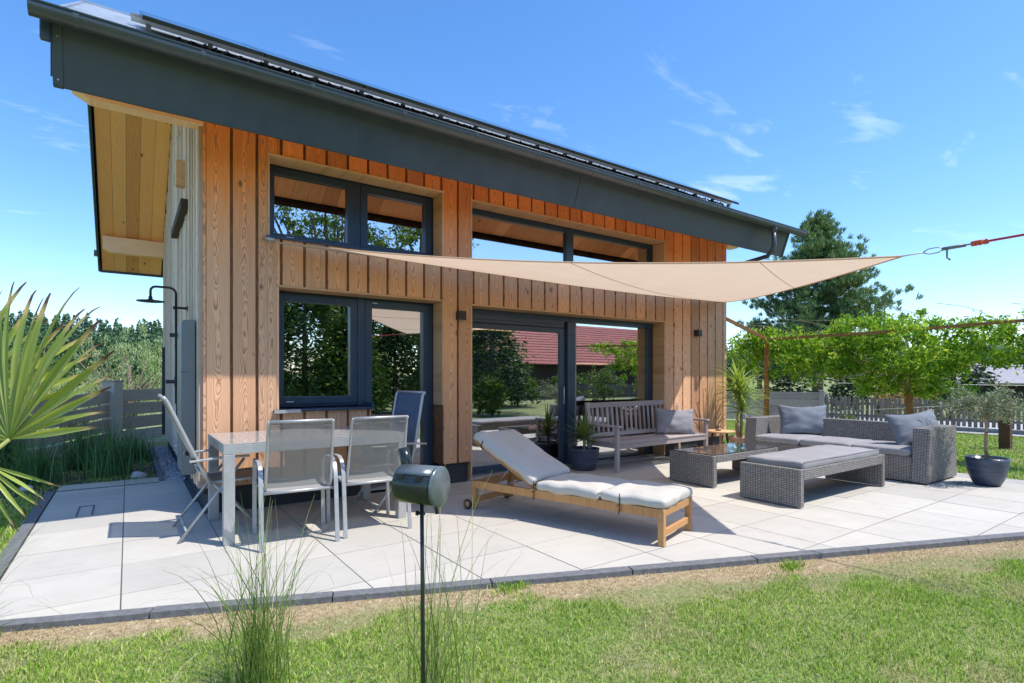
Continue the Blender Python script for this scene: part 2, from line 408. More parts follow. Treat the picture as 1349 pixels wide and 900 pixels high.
def tile_mat():
    m, t, b = mat('pale_patio_stone', (.6,.6,.6), .75)
    wp = worldpos(t); rnd = objrand(t)
    sh = N(t, 'ShaderNodeVectorMath', operation='ADD'); cb = N(t, 'ShaderNodeCombineXYZ')
    t.links.new(math_(t, 'MULTIPLY', rnd, 40), cb.inputs[0]); t.links.new(math_(t, 'MULTIPLY', rnd, 23), cb.inputs[1])
    t.links.new(wp, sh.inputs[0]); t.links.new(cb.outputs[0], sh.inputs[1])
    a = noise(t, mapping(t, sh.outputs[0], (1.2, 14, 1)), 1.6, 6, .65)
    c = noise(t, sh.outputs[0], 3.2, 6, .6)
    f = math_(t, 'MULTIPLY_ADD', a, .35, math_(t, 'MULTIPLY', c, .65))
    col = ramp(t, f, [(.30, (.455,.435,.385)), (.45, (.505,.485,.43)), (.62, (.54,.515,.46)), (.8, (.49,.465,.415))])
    tint = ramp(t, rnd, [(0, (.89,.885,.88)), (.5, (.98,.97,.96)), (1, (1.04,1.03,1.01))])
    col = mixc(t, 1, col, tint, 'MULTIPLY')
    sp = noise(t, wp, 60, 3); col = mixc(t, ramp(t, sp, [(.68,(0,0,0)),(.78,(.5,.5,.5))]), col, (.28,.27,.26))
    big = noise(t, wp, .7, 3)
    col = mixc(t, ramp(t, big, [(.46,(0,0,0)),(.72,(.45,.45,.45))]), col, (.42,.385,.35))
    st = noise(t, wp, 2.6, 7, .7, 1.2); col = mixc(t, ramp(t, st, [(.60,(0,0,0)),(.68,(.30,.30,.30)),(.72,(0,0,0))]), col, (.33,.30,.27))
    t.links.new(col, b.inputs['Base Color']); bump(t, b, f, .12, .004)
    return m
M_tile = tile_mat()
M_joint = simple('grey_joint_sand', (.11,.10,.09), .95, 0, .2, 30)

def ground_mat():
    m, t, b = mat('lawn_soil', (.1,.1,.05), .95)
    wp = worldpos(t)
    a = noise(t, wp, 1.1, 6, .6); c = noise(t, wp, 26, 5, .7)
    s = N(t, 'ShaderNodeSeparateXYZ'); t.links.new(wp, s.inputs[0])
    # distance in front of the slanting patio edge (dry strip)
    dk = math_(t, 'MULTIPLY', math_(t, 'SUBTRACT', math_(t, 'MULTIPLY_ADD', s.outputs['X'], -.3985, 3.885), s.outputs['Y']), .93)
    dk = math_(t, 'ADD', dk, math_(t, 'MULTIPLY', math_(t, 'SUBTRACT', a, .5), .9))
    dry = ramp(t, dk, [(.22, (1,1,1)), (.40, (0,0,0))])
    near = ramp(t, s.outputs['Y'], [(0,(1,1,1)),(1,(1,1,1))])
    g = ramp(t, c, [(.3, (.10,.14,.04)), (.55, (.20,.25,.075)), (.8, (.34,.32,.15))])
    g = mixc(t, ramp(t, a, [(.45,(0,0,0)),(.7,(.6,.6,.6))]), g, (.40,.33,.18))
    d = ramp(t, c, [(.25, (.17,.115,.06)), (.5, (.38,.29,.17)), (.75, (.58,.48,.31))])
    gt = N(t, 'ShaderNodeMath', operation='LESS_THAN'); gt.inputs[1].default_value = 9.0; t.links.new(s.outputs['X'], gt.inputs[0])
    lt = math_(t, 'LESS_THAN', s.outputs['Y'], 5.5)
    msk = math_(t, 'MULTIPLY', math_(t, 'MULTIPLY', dry, gt.outputs[0]), lt)
    pos = math_(t, 'GREATER_THAN', dk, -2.5)
    msk = math_(t, 'MULTIPLY', msk, pos)
    t.links.new(mixc(t, msk, g, d), b.inputs['Base Color']); bump(t, b, c, .8, .02)
    return m
M_ground = ground_mat()

def leafmat(name, stops, transl=.35, rough=.5, patch=None):
    m, t, b = mat(name, stops[0][1], rough, 0, .35)
    rnd = N(t, 'ShaderNodeNewGeometry').outputs['Random Per Island']
    c = ramp(t, rnd, stops)
    if patch:
        c = mixc(t, ramp(t, noise(t, worldpos(t), patch[0], 4), [(.42,(0,0,0)),(.66,(1,1,1))]), c, mixc(t, .75, c, patch[1]))
    t.links.new(c, b.inputs['Base Color'])
    out = t.nodes['Material Output']; tr = N(t, 'ShaderNodeBsdfTranslucent'); t.links.new(mixc(t, 1, c, (1.3,1.35,.6), 'MULTIPLY'), tr.inputs['Color'])
    ms = N(t, 'ShaderNodeMixShader'); ms.inputs[0].default_value = transl
    t.links.new(b.outputs[0], ms.inputs[1]); t.links.new(tr.outputs[0], ms.inputs[2]); t.links.new(ms.outputs[0], out.inputs['Surface'])
    return m
M_vine = leafmat('vine_leaf', [(0,(.07,.17,.02)),(.35,(.17,.34,.03)),(.7,(.34,.52,.05)),(1,(.62,.68,.12))], .45)
M_olive = leafmat('olive_leaf', [(0,(.13,.18,.10)),(.5,(.24,.29,.19)),(1,(.40,.44,.33))], .2)
M_needle = leafmat('pine_needle', [(0,(.06,.12,.06)),(.5,(.14,.24,.10)),(1,(.32,.42,.18))], .2)
M_conif = leafmat('conifer_leaf', [(0,(.012,.03,.016)),(.5,(.025,.055,.022)),(1,(.06,.11,.035))], .15)
M_forest = leafmat('forest_leaf', [(0,(.035,.08,.05)),(.5,(.065,.14,.07)),(1,(.13,.23,.11))], .15)
M_willow = leafmat('willow_leaf', [(0,(.20,.28,.11)),(.5,(.40,.49,.24)),(1,(.64,.68,.42))], .4)
M_broad = leafmat('broad_leaf', [(0,(.05,.10,.02)),(.5,(.10,.18,.03)),(1,(.22,.30,.07))], .35)
M_yucca = leafmat('yucca_leaf', [(0,(.10,.17,.04)),(.5,(.17,.27,.06)),(1,(.32,.42,.14))], .25)
M_drac = leafmat('dracaena_leaf', [(0,(.16,.26,.04)),(.5,(.30,.42,.08)),(1,(.52,.60,.20))], .35)
M_reed = leafmat('reed_grass', [(0,(.09,.17,.03)),(.5,(.19,.29,.06)),(.8,(.33,.38,.13)),(1,(.55,.50,.30))], .3)
M_darkgrass = leafmat('dark_bed_grass', [(0,(.04,.12,.045)),(.6,(.09,.22,.08)),(1,(.20,.34,.13))], .25)
M_hedge = leafmat('garden_shrub', [(0,(.06,.11,.03)),(.6,(.14,.21,.05)),(1,(.25,.32,.09))], .3)
def lawnmat():
    m, t, b = mat('lawn_blade', (.15,.25,.05), .6, 0, .25)
    rnd = N(t, 'ShaderNodeNewGeometry').outputs['Random Per Island']
    at = N(t, 'ShaderNodeAttribute', attribute_name='dry').outputs['Fac']
    g = ramp(t, rnd, [(0,(.08,.18,.02)),(.35,(.24,.43,.04)),(.68,(.40,.60,.07)),(.88,(.58,.67,.16)),(1,(.76,.70,.38))])
    d = ramp(t, rnd, [(0,(.38,.28,.15)),(.5,(.60,.48,.28)),(1,(.78,.68,.46))])
    c = mixc(t, at, g, d); t.links.new(c, b.inputs['Base Color'])
    out = t.nodes['Material Output']; tr = N(t, 'ShaderNodeBsdfTranslucent'); t.links.new(c, tr.inputs['Color'])
    ms = N(t, 'ShaderNodeMixShader'); ms.inputs[0].default_value = .35
    t.links.new(b.outputs[0], ms.inputs[1]); t.links.new(tr.outputs[0], ms.inputs[2]); t.links.new(ms.outputs[0], out.inputs['Surface'])
    return m
M_lawn = lawnmat()

def palmmat():
    m, t, b = mat('fan_palm_leaflet', (.2,.3,.05), .42, 0, .5)
    s = N(t, 'ShaderNodeSeparateXYZ'); t.links.new(coords(t, 'Object'), s.inputs[0])   # leaflet runs 0..1 along Y
    rnd = objrand(t)
    streak = noise(t, mapping(t, coords(t), (60, 1.5, 1)), 1, 3)
    g = ramp(t, streak, [(.3,(.17,.26,.04)),(.55,(.33,.41,.08)),(.8,(.66,.62,.20))])
    g = mixc(t, 1, g, ramp(t, rnd, [(0,(.8,.85,.9)),(.6,(1,1,1)),(1,(1.45,1.25,.9))]), 'MULTIPLY')
    y = math_(t, 'ADD', s.outputs['Y'], math_(t, 'MULTIPLY', math_(t, 'SUBTRACT', noise(t, coords(t), 9, 3), .5), .10))
    y = math_(t, 'SUBTRACT', y, math_(t, 'MULTIPLY', rnd, .07))
    c = mixc(t, ramp(t, y, [(.78,(0,0,0)),(.83,(1,1,1))]), g, (.55,.42,.16))
    c = mixc(t, ramp(t, y, [(.85,(0,0,0)),(.91,(1,1,1))]), c, (.11,.055,.035))
    t.links.new(c, b.inputs['Base Color'])
    out = t.nodes['Material Output']; tr = N(t, 'ShaderNodeBsdfTranslucent'); t.links.new(mixc(t, 1, c, (1.3,1.25,.5), 'MULTIPLY'), tr.inputs['Color'])
    ms = N(t, 'ShaderNodeMixShader'); ms.inputs[0].default_value = .3
    t.links.new(b.outputs[0], ms.inputs[1]); t.links.new(tr.outputs[0], ms.inputs[2]); t.links.new(ms.outputs[0], out.inputs['Surface'])
    return m
M_palm = palmmat()
M_petiole = simple('palm_stalk', (.30,.34,.10), .5)

def glassmat(name, refl=.42, tint=(.16,.17,.18), see=.5):
    """coated pane: mirror-like coating over tinted see-through glass"""
    m, t, b = mat(name); t.nodes.remove(b); out = t.nodes['Material Output']
    gl = N(t, 'ShaderNodeBsdfGlossy'); gl.inputs['Roughness'].default_value = .0; gl.inputs['Color'].default_value = (.95,.97,1,1)
    tr = N(t, 'ShaderNodeBsdfTransparent'); tr.inputs['Color'].default_value = (see, see, see*1.02, 1)
    lw = N(t, 'ShaderNodeLayerWeight'); lw.inputs['Blend'].default_value = .25
    f = math_(t, 'ADD', math_(t, 'MULTIPLY', lw.outputs['Fresnel'], .6), refl)
    nb = N(t, 'ShaderNodeBump'); nb.inputs['Strength'].default_value = .02; nb.inputs['Distance'].default_value = .01
    t.links.new(noise(t, worldpos(t), 1.2, 2), nb.inputs['Height']); t.links.new(nb.outputs[0], gl.inputs['Normal'])
    ms = N(t, 'ShaderNodeMixShader'); t.links.new(f, ms.inputs[0]); t.links.new(tr.outputs[0], ms.inputs[1]); t.links.new(gl.outputs[0], ms.inputs[2])
    t.links.new(ms.outputs[0], out.inputs['Surface']); return m
M_glass = glassmat('coated_window_glass', .60, see=.45)
M_tableglass, _t, _b = mat('smoked_table_glass', (.045,.05,.055), .04, 0, .9)
def tabletop():
    m, t, b = mat('mottled_grey_glass_top', (.4,.4,.4), .12, 0, .7)
    n = noise(t, coords(t), 45, 5, .7)
    t.links.new(ramp(t, n, [(.35,(.22,.22,.22)),(.5,(.42,.42,.41)),(.66,(.62,.61,.6))]), b.inputs['Base Color']); return m
M_tabletop = tabletop()
def potblue():
    m, t, b = mat('blue_glazed_pot', (.03,.05,.09), .28, 0, .6)
    n = noise(t, mapping(t, coords(t), (1.5,1.5,22)), 2.2, 4)
    t.links.new(ramp(t, n, [(.3,(.018,.03,.06)),(.6,(.055,.08,.13)),(.8,(.13,.17,.24))]), b.inputs['Base Color']); bump(t, b, n, .6, .02); return m
M_pot = potblue()
def solarm():
    m, t, b = mat('solar_cells', (.01,.012,.03), .08, 0, .6); return m
M_solar = solarm()
M_room = simple('room_plaster', (.35,.32,.29), .9)
M_roomfloor = simple('room_floor', (.20,.16,.13), .5)
M_glow, _t, _b = mat('warm_glow', (1,.8,.5)); _b.inputs['Emission Color'].default_value = (1,.72,.35,1); _b.inputs['Emission Strength'].default_value = 6
M_redroof = simple('red_roof_tile', (.42,.12,.09), .8, 0, .3, 5)
M_orangeroof = simple('orange_roof_tile', (.60,.20,.10), .8, 0, .2, 5)
M_greyroof = simple('grey_fibre_roof', (.36,.34,.34), .85, 0, .2, 5, .3)
M_render = simple('pale_house_render', (.55,.52,.47), .9, 0, .08, 3)
M_darktimber = simple('dark_stained_timber', (.06,.04,.03), .8, 0, .2, 8)
M_sofaliner = simple('dark_underside', (.03,.03,.03), .9)
M_candle = simple('amber_glass_jar', (.35,.22,.12), .2)

# ================================================================ ground
YF = 6.09
def kerbY(x): return 3.885 - .3985 * x          # inner (patio) side of the slanting front kerb
def terrain(x, y):
    r = math.hypot(x, y)
    z = -.035
    if y > 14.5 and x < 14:                        # the land falls away behind the left fence, then climbs to the wood
        k = min(1, (y - 14.5) / 22) * min(1, (14 - x) / 6); z -= 3.2 * k * k * (3 - 2*k)
    if r > 60:
        k = min(1, (r - 60) / 110); hgt = 7.5 if x < y * .35 else 1.5 + 1.5 * math.sin(x*.013)
        z += hgt * k * k * (3 - 2*k) + 1.2*math.sin(x*.03 + y*.02)*k
    return z
def make_ground():
    def axis():
        a = [i*1.5 for i in range(-14, 24)]; v = 36.
        while v < 700: a.append(v); v *= 1.14
        b = [-(p) for p in a if p > 22.5]; return sorted(set(b + a))
    ax = axis(); n = len(ax); V = [(x, y, terrain(x, y)) for y in ax for x in ax]
    F = [(j*n+i, j*n+i+1, (j+1)*n+i+1, (j+1)*n+i) for j in range(n-1) for i in range(n-1)]
    m = MB(); m.add(V, F, True); tag(m.build('ground', M_ground), kind='structure')
make_ground()

# ---- patio
patio = bpy.data.objects.new('patio', None); COL.objects.link(patio); tag(patio, kind='structure')
def clip(poly, a, b, c):        # keep a*x+b*y<=c
    out = []
    for i in range(len(poly)):
        p = poly[i]; q = poly[(i+1) % len(poly)]; fp = a*p[0]+b*p[1]-c; fq = a*q[0]+b*q[1]-c
        if fp <= 0: out.append(p)
        if fp*fq < 0: t_ = fp/(fp-fq); out.append((p[0]+(q[0]-p[0])*t_, p[1]+(q[1]-p[1])*t_))
    return out
tile_mesh = None
XE = -.037 + .66*14
for i in range(-1, 14):
    for j in range(-6, 10):
        x0 = -.037 + .66*i; y0 = 2.2 + .66*j
        if y0 > YF + .0 and x0 > -.1 + .6 and x0 < 9.1: continue
        g = .004
        poly = [(x0+g, y0+g), (x0+.66-g, y0+g), (x0+.66-g, y0+.66-g), (x0+g, y0+.66-g)]
        full = list(poly)
        poly = clip(poly, -.3985, -1, -3.885 - .004)
        if y0 + .66 > YF and x0 + .66 > .6: poly = clip(poly, 0, 1, YF + .12) if x0 > .55 else (clip(poly, 1, 0, .585) if y0 > YF + .1 else poly)
        if len(poly) < 3: continue
        cx = x0+.33; cy = y0+.33
        if poly == full:
            if tile_mesh is None: tile_mesh = MB().prism([(x-cx, y-cy) for x, y in poly], -.035, 0).mesh('paving_slab', M_tile)
            link('paving_slab', tile_mesh, patio, 0, (cx, cy, random.uniform(-.0012, .0012)))
        else:
            MB().prism([(x-cx, y-cy) for x, y in poly], -.035, 0).build('paving_slab', M_tile, patio, loc=(cx, cy, 0))
bed = MB(); bed.prism([(-.70, kerbY(-.70)), (XE, kerbY(XE)), (XE, 8.78), (9.0, 8.78), (9.0, YF+.05), (.7, YF+.05), (.7, 8.33), (-.70, 8.33)], -.06, -.004)
bed.build('joint_bed', M_joint, patio)
# front kerb in 1 m pieces, left kerb, right kerb
ux, uy = 1/math.hypot(1, .3985), -.3985/math.hypot(1, .3985); nx, ny = uy, -ux       # outward normal points to the lawn
s0 = 0; P0 = (-.80, kerbY(-.80)); L = 10.9; k = 0
while s0 < L:
    s1 = min(L, s0 + .995); a = (P0[0]+ux*(s0+.003), P0[1]+uy*(s0+.003)); b = (P0[0]+ux*s1, P0[1]+uy*s1)
    wdt = .088; q = [a, b, (b[0]+nx*wdt, b[1]+ny*wdt), (a[0]+nx*wdt, a[1]+ny*wdt)]
    cx = (a[0]+b[0])/2; cy = (a[1]+b[1])/2
    MB().prism([(x-cx, y-cy) for x, y in reversed(q)], -.12, .004 + random.uniform(-.002, .003)).build('kerb_stone', M_kerb, patio, .004, (cx, cy, 0)); s0 += 1
for yy in np.arange(kerbY(-.8)+.0, 8.4, 1.0):
    MB().box(-.045, .045, .004, min(.996, 8.42-yy), -.12, .004).build('kerb_stone', M_kerb, patio, .004, (-.752, float(yy), 0))
for x in np.arange(-.70, .34, .52): MB().box(0, .515, -.03, .03, -.12, .003).build('kerb_stone', M_kerb, patio, .004, (float(x), 8.365, 0))
for yy in np.arange(kerbY(9.3), 8.8, 1.0):
    MB().box(0, .40, .004, .996, -.10, -.002).build('kerb_slab', M_kerbpale, patio, .004, (XE+.006, float(yy), 0))
# drain slot
MB().box(-.42,-.405,6.75,7.25,.001,.004).box(-.30,-.285,6.75,7.25,.001,.004).box(-.405,-.30,7.235,7.25,.001,.004).build('drain_cover', M_black, patio)
# gravel strip at the side wall
MB().box(-.03, .03, 0, 4.1, -.1, .02).build('kerb_stone', M_kerb, patio, .004, (.36, 8.44, 0))
gr = MB()
for _ in range(1500):
    x = random.uniform(.40, .62); y = random.uniform(8.42, 12.7); r = random.uniform(.016, .034)
    M = Matrix.Translation((x, y, random.uniform(-.03, .005))) @ Matrix.Rotation(random.uniform(0, 6.3), 4, Vector((random.random(), random.random(), random.random()+.1)).normalized())
    gr.add([M @ Vector(p) for p in ((r,0,0),(-r,0,0),(0,r*.8,0),(0,-r*.8,0),(0,0,r*.6),(0,0,-r*.6))], [(0,2,4),(2,1,4),(1,3,4),(3,0,4),(2,0,5),(1,2,5),(3,1,5),(0,3,5)])
tag(gr.build('gravel', M_stone), 'loose grey pebbles filling the narrow strip along the side wall', 'gravel', kind='stuff')
b_ = MB(); b_.box(-3.2, .33, 8.41, 12.4, -.05, -.012); tag(b_.build('bed_soil', M_soil), kind='structure')
# pale path and road at the fence on the right, strip on the left slope
def sheet(name, pts, m, z=None):
    mb = MB(); mb.add([(x, y, (terrain(x, y) + .008) if z is None else z) for x, y in pts], [tuple(range(len(pts)))]); return tag(mb.build(name, m), kind='structure')
sheet('path', [(15.0, 12.2), (15.6, 12.4), (17.0, 8), (17.45, 2.0), (17.5, -4), (16.9, -4), (16.9, 2.0), (16.4, 7.8)], M_kerbpale, -.01)
sheet('road', [(16.3, 14), (22, 15), (24, -6), (17.9, -6), (17.8, 2), (17.3, 8.2)], M_asphalt, -.02)
mbk = MB(); mbk.bar((17.10, 8.0, .0), (17.62, 2.0, .0), .10, .16); mbk.bar((17.62, 2.0, 0), (17.75, -3, 0), .10, .16)
tag(mbk.build('fence_plinth', M_kerbpale), 'low pale concrete strip under the picket fence', 'kerb')

# ================================================================ house
XL, XR, YB = .60, 9.19, 12.70
YG = YF + .26                                       # window plane (frames' outer face)
def zsf(y): return 3.55 + .577*(y - 5.2) if y < 9.17 else 3.91 - .577*(y - 12.6)     # soffit underside
def zrf(y): return (3.60 + .577*(y - 5.2) if y < 9.17 else 3.91 - .577*(y - 12.6)) + .40
house = thing('timber_house', 'larch-clad timber house with grey metal roof and large dark windows', 'house', (0,0,0))
# openings of the front: x0, x1, z0, z1
OPEN = [(1.18,3.23,2.80,3.675), (1.27,2.29,1.0,2.315), (2.29,3.23,.06,2.315), (3.62,7.435,2.80,3.65), (3.62,7.435,.02,2.297)]
def vboard(x0, x1, z0, z1, y0=YF, th=.028):
    c = (x0+x1)/2
    MB().box(x0-c, x1-c, 0, th, z0, z1).build('board', M_board, house, .003, (c, y0 + random.uniform(0,.002), 0))
def segs(x0, x1, zlo, zhi):
    cuts = sorted([(o[2], o[3]) for o in OPEN if o[0] < (x0+x1)/2 < o[1]]); z = zlo; out = []
    for a, b in cuts:
        if a > z + .03: out.append((z, a))
        z = max(z, b)
    if zhi > z + .03: out.append((z, zhi))
    return out
edges = sorted(set([1.18,1.27,2.29,3.23,3.62,7.435]))
i = 0; x = .625
while x < XR - .02:
    x1 = min(x + .206, XR - .003)
    pts = [x] + [e for e in edges if x + .012 < e < x1 - .012] + [x1]
    for a, b in zip(pts, pts[1:]):
        for z0, z1 in segs(a, b, .262, zsf(YF) - .03): vboard(a, b, z0, z1)
    x += .2352
# recessed wall behind the boards (dark gaps), cut round the openings
def wallpanel(name, m, y0, y1, zlo, zhi, xa, xb, cls=None):
    xs = sorted(set([xa, xb] + [e for e in edges if xa < e < xb])); mb = MB()
    for a, b in zip(xs, xs[1:]):
        for z0, z1 in segs(a, b, zlo, zhi): mb.box(a, b, y0, y1, z0, z1)
    return mb.build(name, m, house)
M_gap = simple('shadow_gap_batten', (.26,.13,.06), .85, 0, .3, 12)
wallpanel('backing_wall', M_gap, YF+.030, YF+.31, .25, zsf(YF)+.1, XL+.01, XR-.01)
# plinth
for a, b in ((.64,2.289),(3.26,3.59),(7.47,9.15)): MB().box(a, b, YF+.05, YF+.31, -.03, .249).build('plinth', M_plinth, house)
MB().box(2.29,3.259,YF+.2,YF+.31,-.03,.055).build('plinth', M_plinth, house)
MB().box(.64, .68, YF+.311, YB, -.03, .25).build('plinth', M_plinth, house)
MB().box(9.11, 9.15, YF+.311, YB, -.03, .25).build('plinth', M_plinth, house)
# corner posts
MB().box(-.012,.012,0,.06,.262,zsf(YF)-.03).build('corner_trim', M_board, house, .002, (.609, YF-.001, 0))
# reveals
def reveal(o, sill=True, open_left=False):
    x0, x1, z0, z1 = o; t_ = .022
    MB().box(0, x1-x0, 0, .262, -t_, 0).build('lintel_board', M_reveal, house, .003, (x0, YF-.012, z1 + .001))
    MB().box(-t_, 0, 0, .25, z0, z1-t_-.001).build('jamb_board', M_reveal_v, house, .003, (x1, YF-.004, 0))
    if not open_left: MB().box(0, t_, 0, .25, z0, z1-t_-.001).build('jamb_board', M_reveal_v, house, .003, (x0, YF-.004, 0))
reveal(OPEN[0]); reveal((1.27,3.23,1.0,2.315)); reveal(OPEN[3]); reveal(OPEN[4])
# windows -------------------------------------------------
def rect_frame(mb, x0, x1, z0, z1, wd, y0, y1, wb=None, wt=None, wr=None):
    wb = wd if wb is None else wb; wt = wd if wt is None else wt; wr = wd if wr is None else wr
    mb.box(x0, x0+wd, y0, y1, z0, z1); mb.box(x1-wr, x1, y0, y1, z0, z1)
    mb.box(x0+wd, x1-wr, y0+.001, y1, z0, z0+wb); mb.box(x0+wd, x1-wr, y0+.001, y1, z1-wt, z1); return mb
def window(x0, x1, z0, z1, lights, fw=.07):
    """lights: (x0,x1,z0,z1,sash width or 0)"""
    mb = MB(); rect_frame(mb, x0, x1, z0, z1, fw, YG, YG+.09)
    fr = mb.build('window_frame', M_frame, house, .004)
    for k, (a, b, c, d, sw) in enumerate(lights):
        if sw:
            rect_frame(MB(), a, b, c, d, sw, YG-.018, YG+.07).build('sash', M_frame, fr, .005)
            rect_frame(MB(), a+sw-.014, b-sw+.014, c+sw-.014, d-sw+.014, .012, YG-.003, YG+.03).build('glazing_bead', M_black, fr)
        MB().box(a+sw*.8, b-sw*.8, YG+.030, YG+.040, c+sw*.8, d-sw*.8).build('pane', M_glass, fr)
    return fr
fr = window(1.202, 3.208, 2.82, 3.652, [(1.23,2.165,2.85,3.63,.068), (2.255,3.18,2.85,3.63,.085)])
MB().box(2.165,2.255,YG-.006,YG+.07,2.86,3.62).build('mullion', M_frame, fr, .004)
MB().box(1.165,3.23,YF-.03,YG,0,.022).build('window_sill', M_frame, house, .003, (0,0,2.795))
fr = window(1.292, 2.29, 1.02, 2.292, [(1.31,2.215,1.05,2.27,.085)])
MB().box(2.215,2.30,YG-.03,YG+.08,1.02,2.29).build('mullion', M_frame, fr, .004)
MB().box(1.235,2.31,YF-.05,YG,0,.024).box(2.285,2.31,YF-.05,YG,.024,.075).build('window_sill', M_frame, house, .003, (0,0,.985))
MB().box(1.236,1.50,YF-.0515,YF-.0495,-.012,.024).build('sill_end_cap', M_alu, house, 0, (0,0,.985))
MB().box(1.42,1.50,YG-.0195,YG-.0185,1.075,1.083).build('maker_plate', M_white, house)
MB().box(1.42,1.50,YG-.0195,YG-.0185,2.885,2.893).build('maker_plate', M_white, house)
fr = window(2.295, 3.208, .06, 2.292, [(2.31,3.15,.10,2.27,.085)])
MB().box(2.40,2.46,YG-.0195,YG-.0185,2.235,2.243).build('maker_plate', M_white, house)
# the strip of wall between the two lower windows below the sill
fr = window(3.642, 7.413, 2.82, 3.628, [(3.67,5.46,2.84,3.60,.0), (5.60,7.385,2.84,3.60,.0)], .075)
MB().box(5.46,5.60,YG-.012,YG+.08,2.84,3.60).build('mullion', M_frame, fr, .004)
MB().box(3.62,7.435,YF-.03,YG,0,.022).build('window_sill', M_frame, house, .003, (0,0,2.795))
# sliding door
mb = MB(); mb.box(3.642,7.413,YG-.02,YG+.12,2.19,2.275); mb.box(3.642,5.40,YG-.035,YG-.021,2.14,2.20); mb.box(3.642,5.40,YG-.03,YG-.005,2.095,2.14)
mb.box(3.642,3.70,YG+.001,YG+.12,.0,2.19); mb.box(7.30,7.413,YG,YG+.12,0,2.19); mb.box(3.70,7.30,YG,YG+.12,-.0,.055)
sd = mb.build('sliding_door_frame', M_frame, house, .004)
rect_frame(MB(), 3.70, 5.44, .06, 2.09, .075, YG+.00, YG+.05, wr=.11).build('door_leaf', M_frame, sd, .004)
MB().box(5.455,5.60,YG-.045,YG+.06,.05,2.19).build('door_post', M_frame, sd, .005)
MB().box(5.598,5.625,YG-.05,YG+.02,.05,2.19).build('door_seal', M_cabinet, sd, .002)
MB().box(3.77,5.34,YG+.02,YG+.03,.13,2.02).build('pane', M_glass, sd)
MB().box(5.62,7.31,YG+.035,YG+.045,.05,2.20).build('pane', M_glass, sd)
for z in (.32, 1.02, 1.98): MB().box(5.50,5.56,YG-.052,YG-.044,z,z+.015).build('door_catch', M_black, sd)
MB().tube([(5.38,YG-.01,.95),(5.38,YG-.05,.95),(5.38,YG-.05,1.2),(5.38,YG-.01,1.2)], .009, 6).build('handle', M_alu, sd)
MB().box(3.60,7.45,YF+.02,YG+.02,-.01,.028).build('threshold', M_alu, house, .003)
MB().box(2.28,3.24,YF+.04,YG+.02,.03,.056).build('threshold', M_alu, house, .003)
MB().tube([(7.45,YG-.1,.1),(7.45,YG-.1,2.2)], .006, 6).build('blind_cable', M_black, house)

# inside of the room, seen darkly through the panes
mb = MB(); mb.box(.70,9.1,YB-.1,YB-.02,0,3.4); mb.box(.68,.74,YF+.4,YB-.1,0,3.6); mb.box(9.05,9.11,YF+.4,YB-.1,0,3.6)
mb.box(3.3,3.5,8.2,YB-.1,0,3.4)
mb.build('inner_wall', M_room, house)
MB().box(.7,9.1,YF+.32,YB-.1,-.02,.0).build('room_floor', M_roomfloor, house)
MB().box(.7,9.1,YF+.5,YB-.1,2.44,2.6).build('intermediate_floor', M_room, house)
for x0, x1, y, zl in ((4.9,5.7,8.1,2.18),(7.4,8.5,8.5,1.62)):
    tag(MB().box(x0,x1,y,y+.03,zl,zl+.022).build('glow_strip', M_glow), ('slim warm lamp strip high inside the left door pane' if x0 < 6 else 'slim warm glowing strip inside the right pane above the bench'), 'lamp')  # right-hand strip is a glowing bar added behind the pane
# side wall boards: grey vertical battens up to the sloping soffit
y = YF + .03; k = 0; wds = [.085,.05,.11,.06,.095]
while y < YB:
    wd = wds[k % 5]; k += 1
    zt = zsf(y + wd/2) - .02; dx = random.choice((0,.012,.02))
    m = MB().box(-.028-dx, 0, -wd/2+.004, wd/2-.004, .26, zt); me = m.v
    MB.build(m, 'side_batten', M_boardgrey, house, .003, (XL, y + wd/2, 0)); y += wd
MB().add([(XL+.002,YF+.03,.2),(XL+.002,YB,.2),(XL+.002,YB,zsf(YB)),(XL+.002,9.17,zsf(9.16)),(XL+.002,YF+.03,zsf(YF))]+[(XL+.06,YF+.031,.2),(XL+.06,YB-.001,.2),(XL+.06,YB-.001,zsf(YB)),(XL+.06,9.17,zsf(9.16)),(XL+.06,YF+.031,zsf(YF))],[(0,1,2,3,4),(9,8,7,6,5),(0,5,6,1),(1,6,7,2),(2,7,8,3),(3,8,9,4),(4,9,5,0)]).build('side_wall', M_plinth, house)
MB().add([(XR-.06,YF+.03,.2),(XR-.06,YB,.2),(XR-.06,YB,zsf(YB)),(XR-.06,9.17,zsf(9.16)),(XR-.06,YF+.03,zsf(YF))]+[(XR,YF+.031,.2),(XR,YB-.001,.2),(XR,YB-.001,zsf(YB)),(XR,9.17,zsf(9.16)),(XR,YF+.031,zsf(YF))],[(0,1,2,3,4),(9,8,7,6,5),(0,5,6,1),(1,6,7,2),(2,7,8,3),(3,8,9,4),(4,9,5,0)]).build('side_wall', M_boardgrey, house)
MB().box(XL+.06,XR-.06,YB-.02,YB,.0,zsf(YB)).build('rear_wall', M_boardgrey, house)

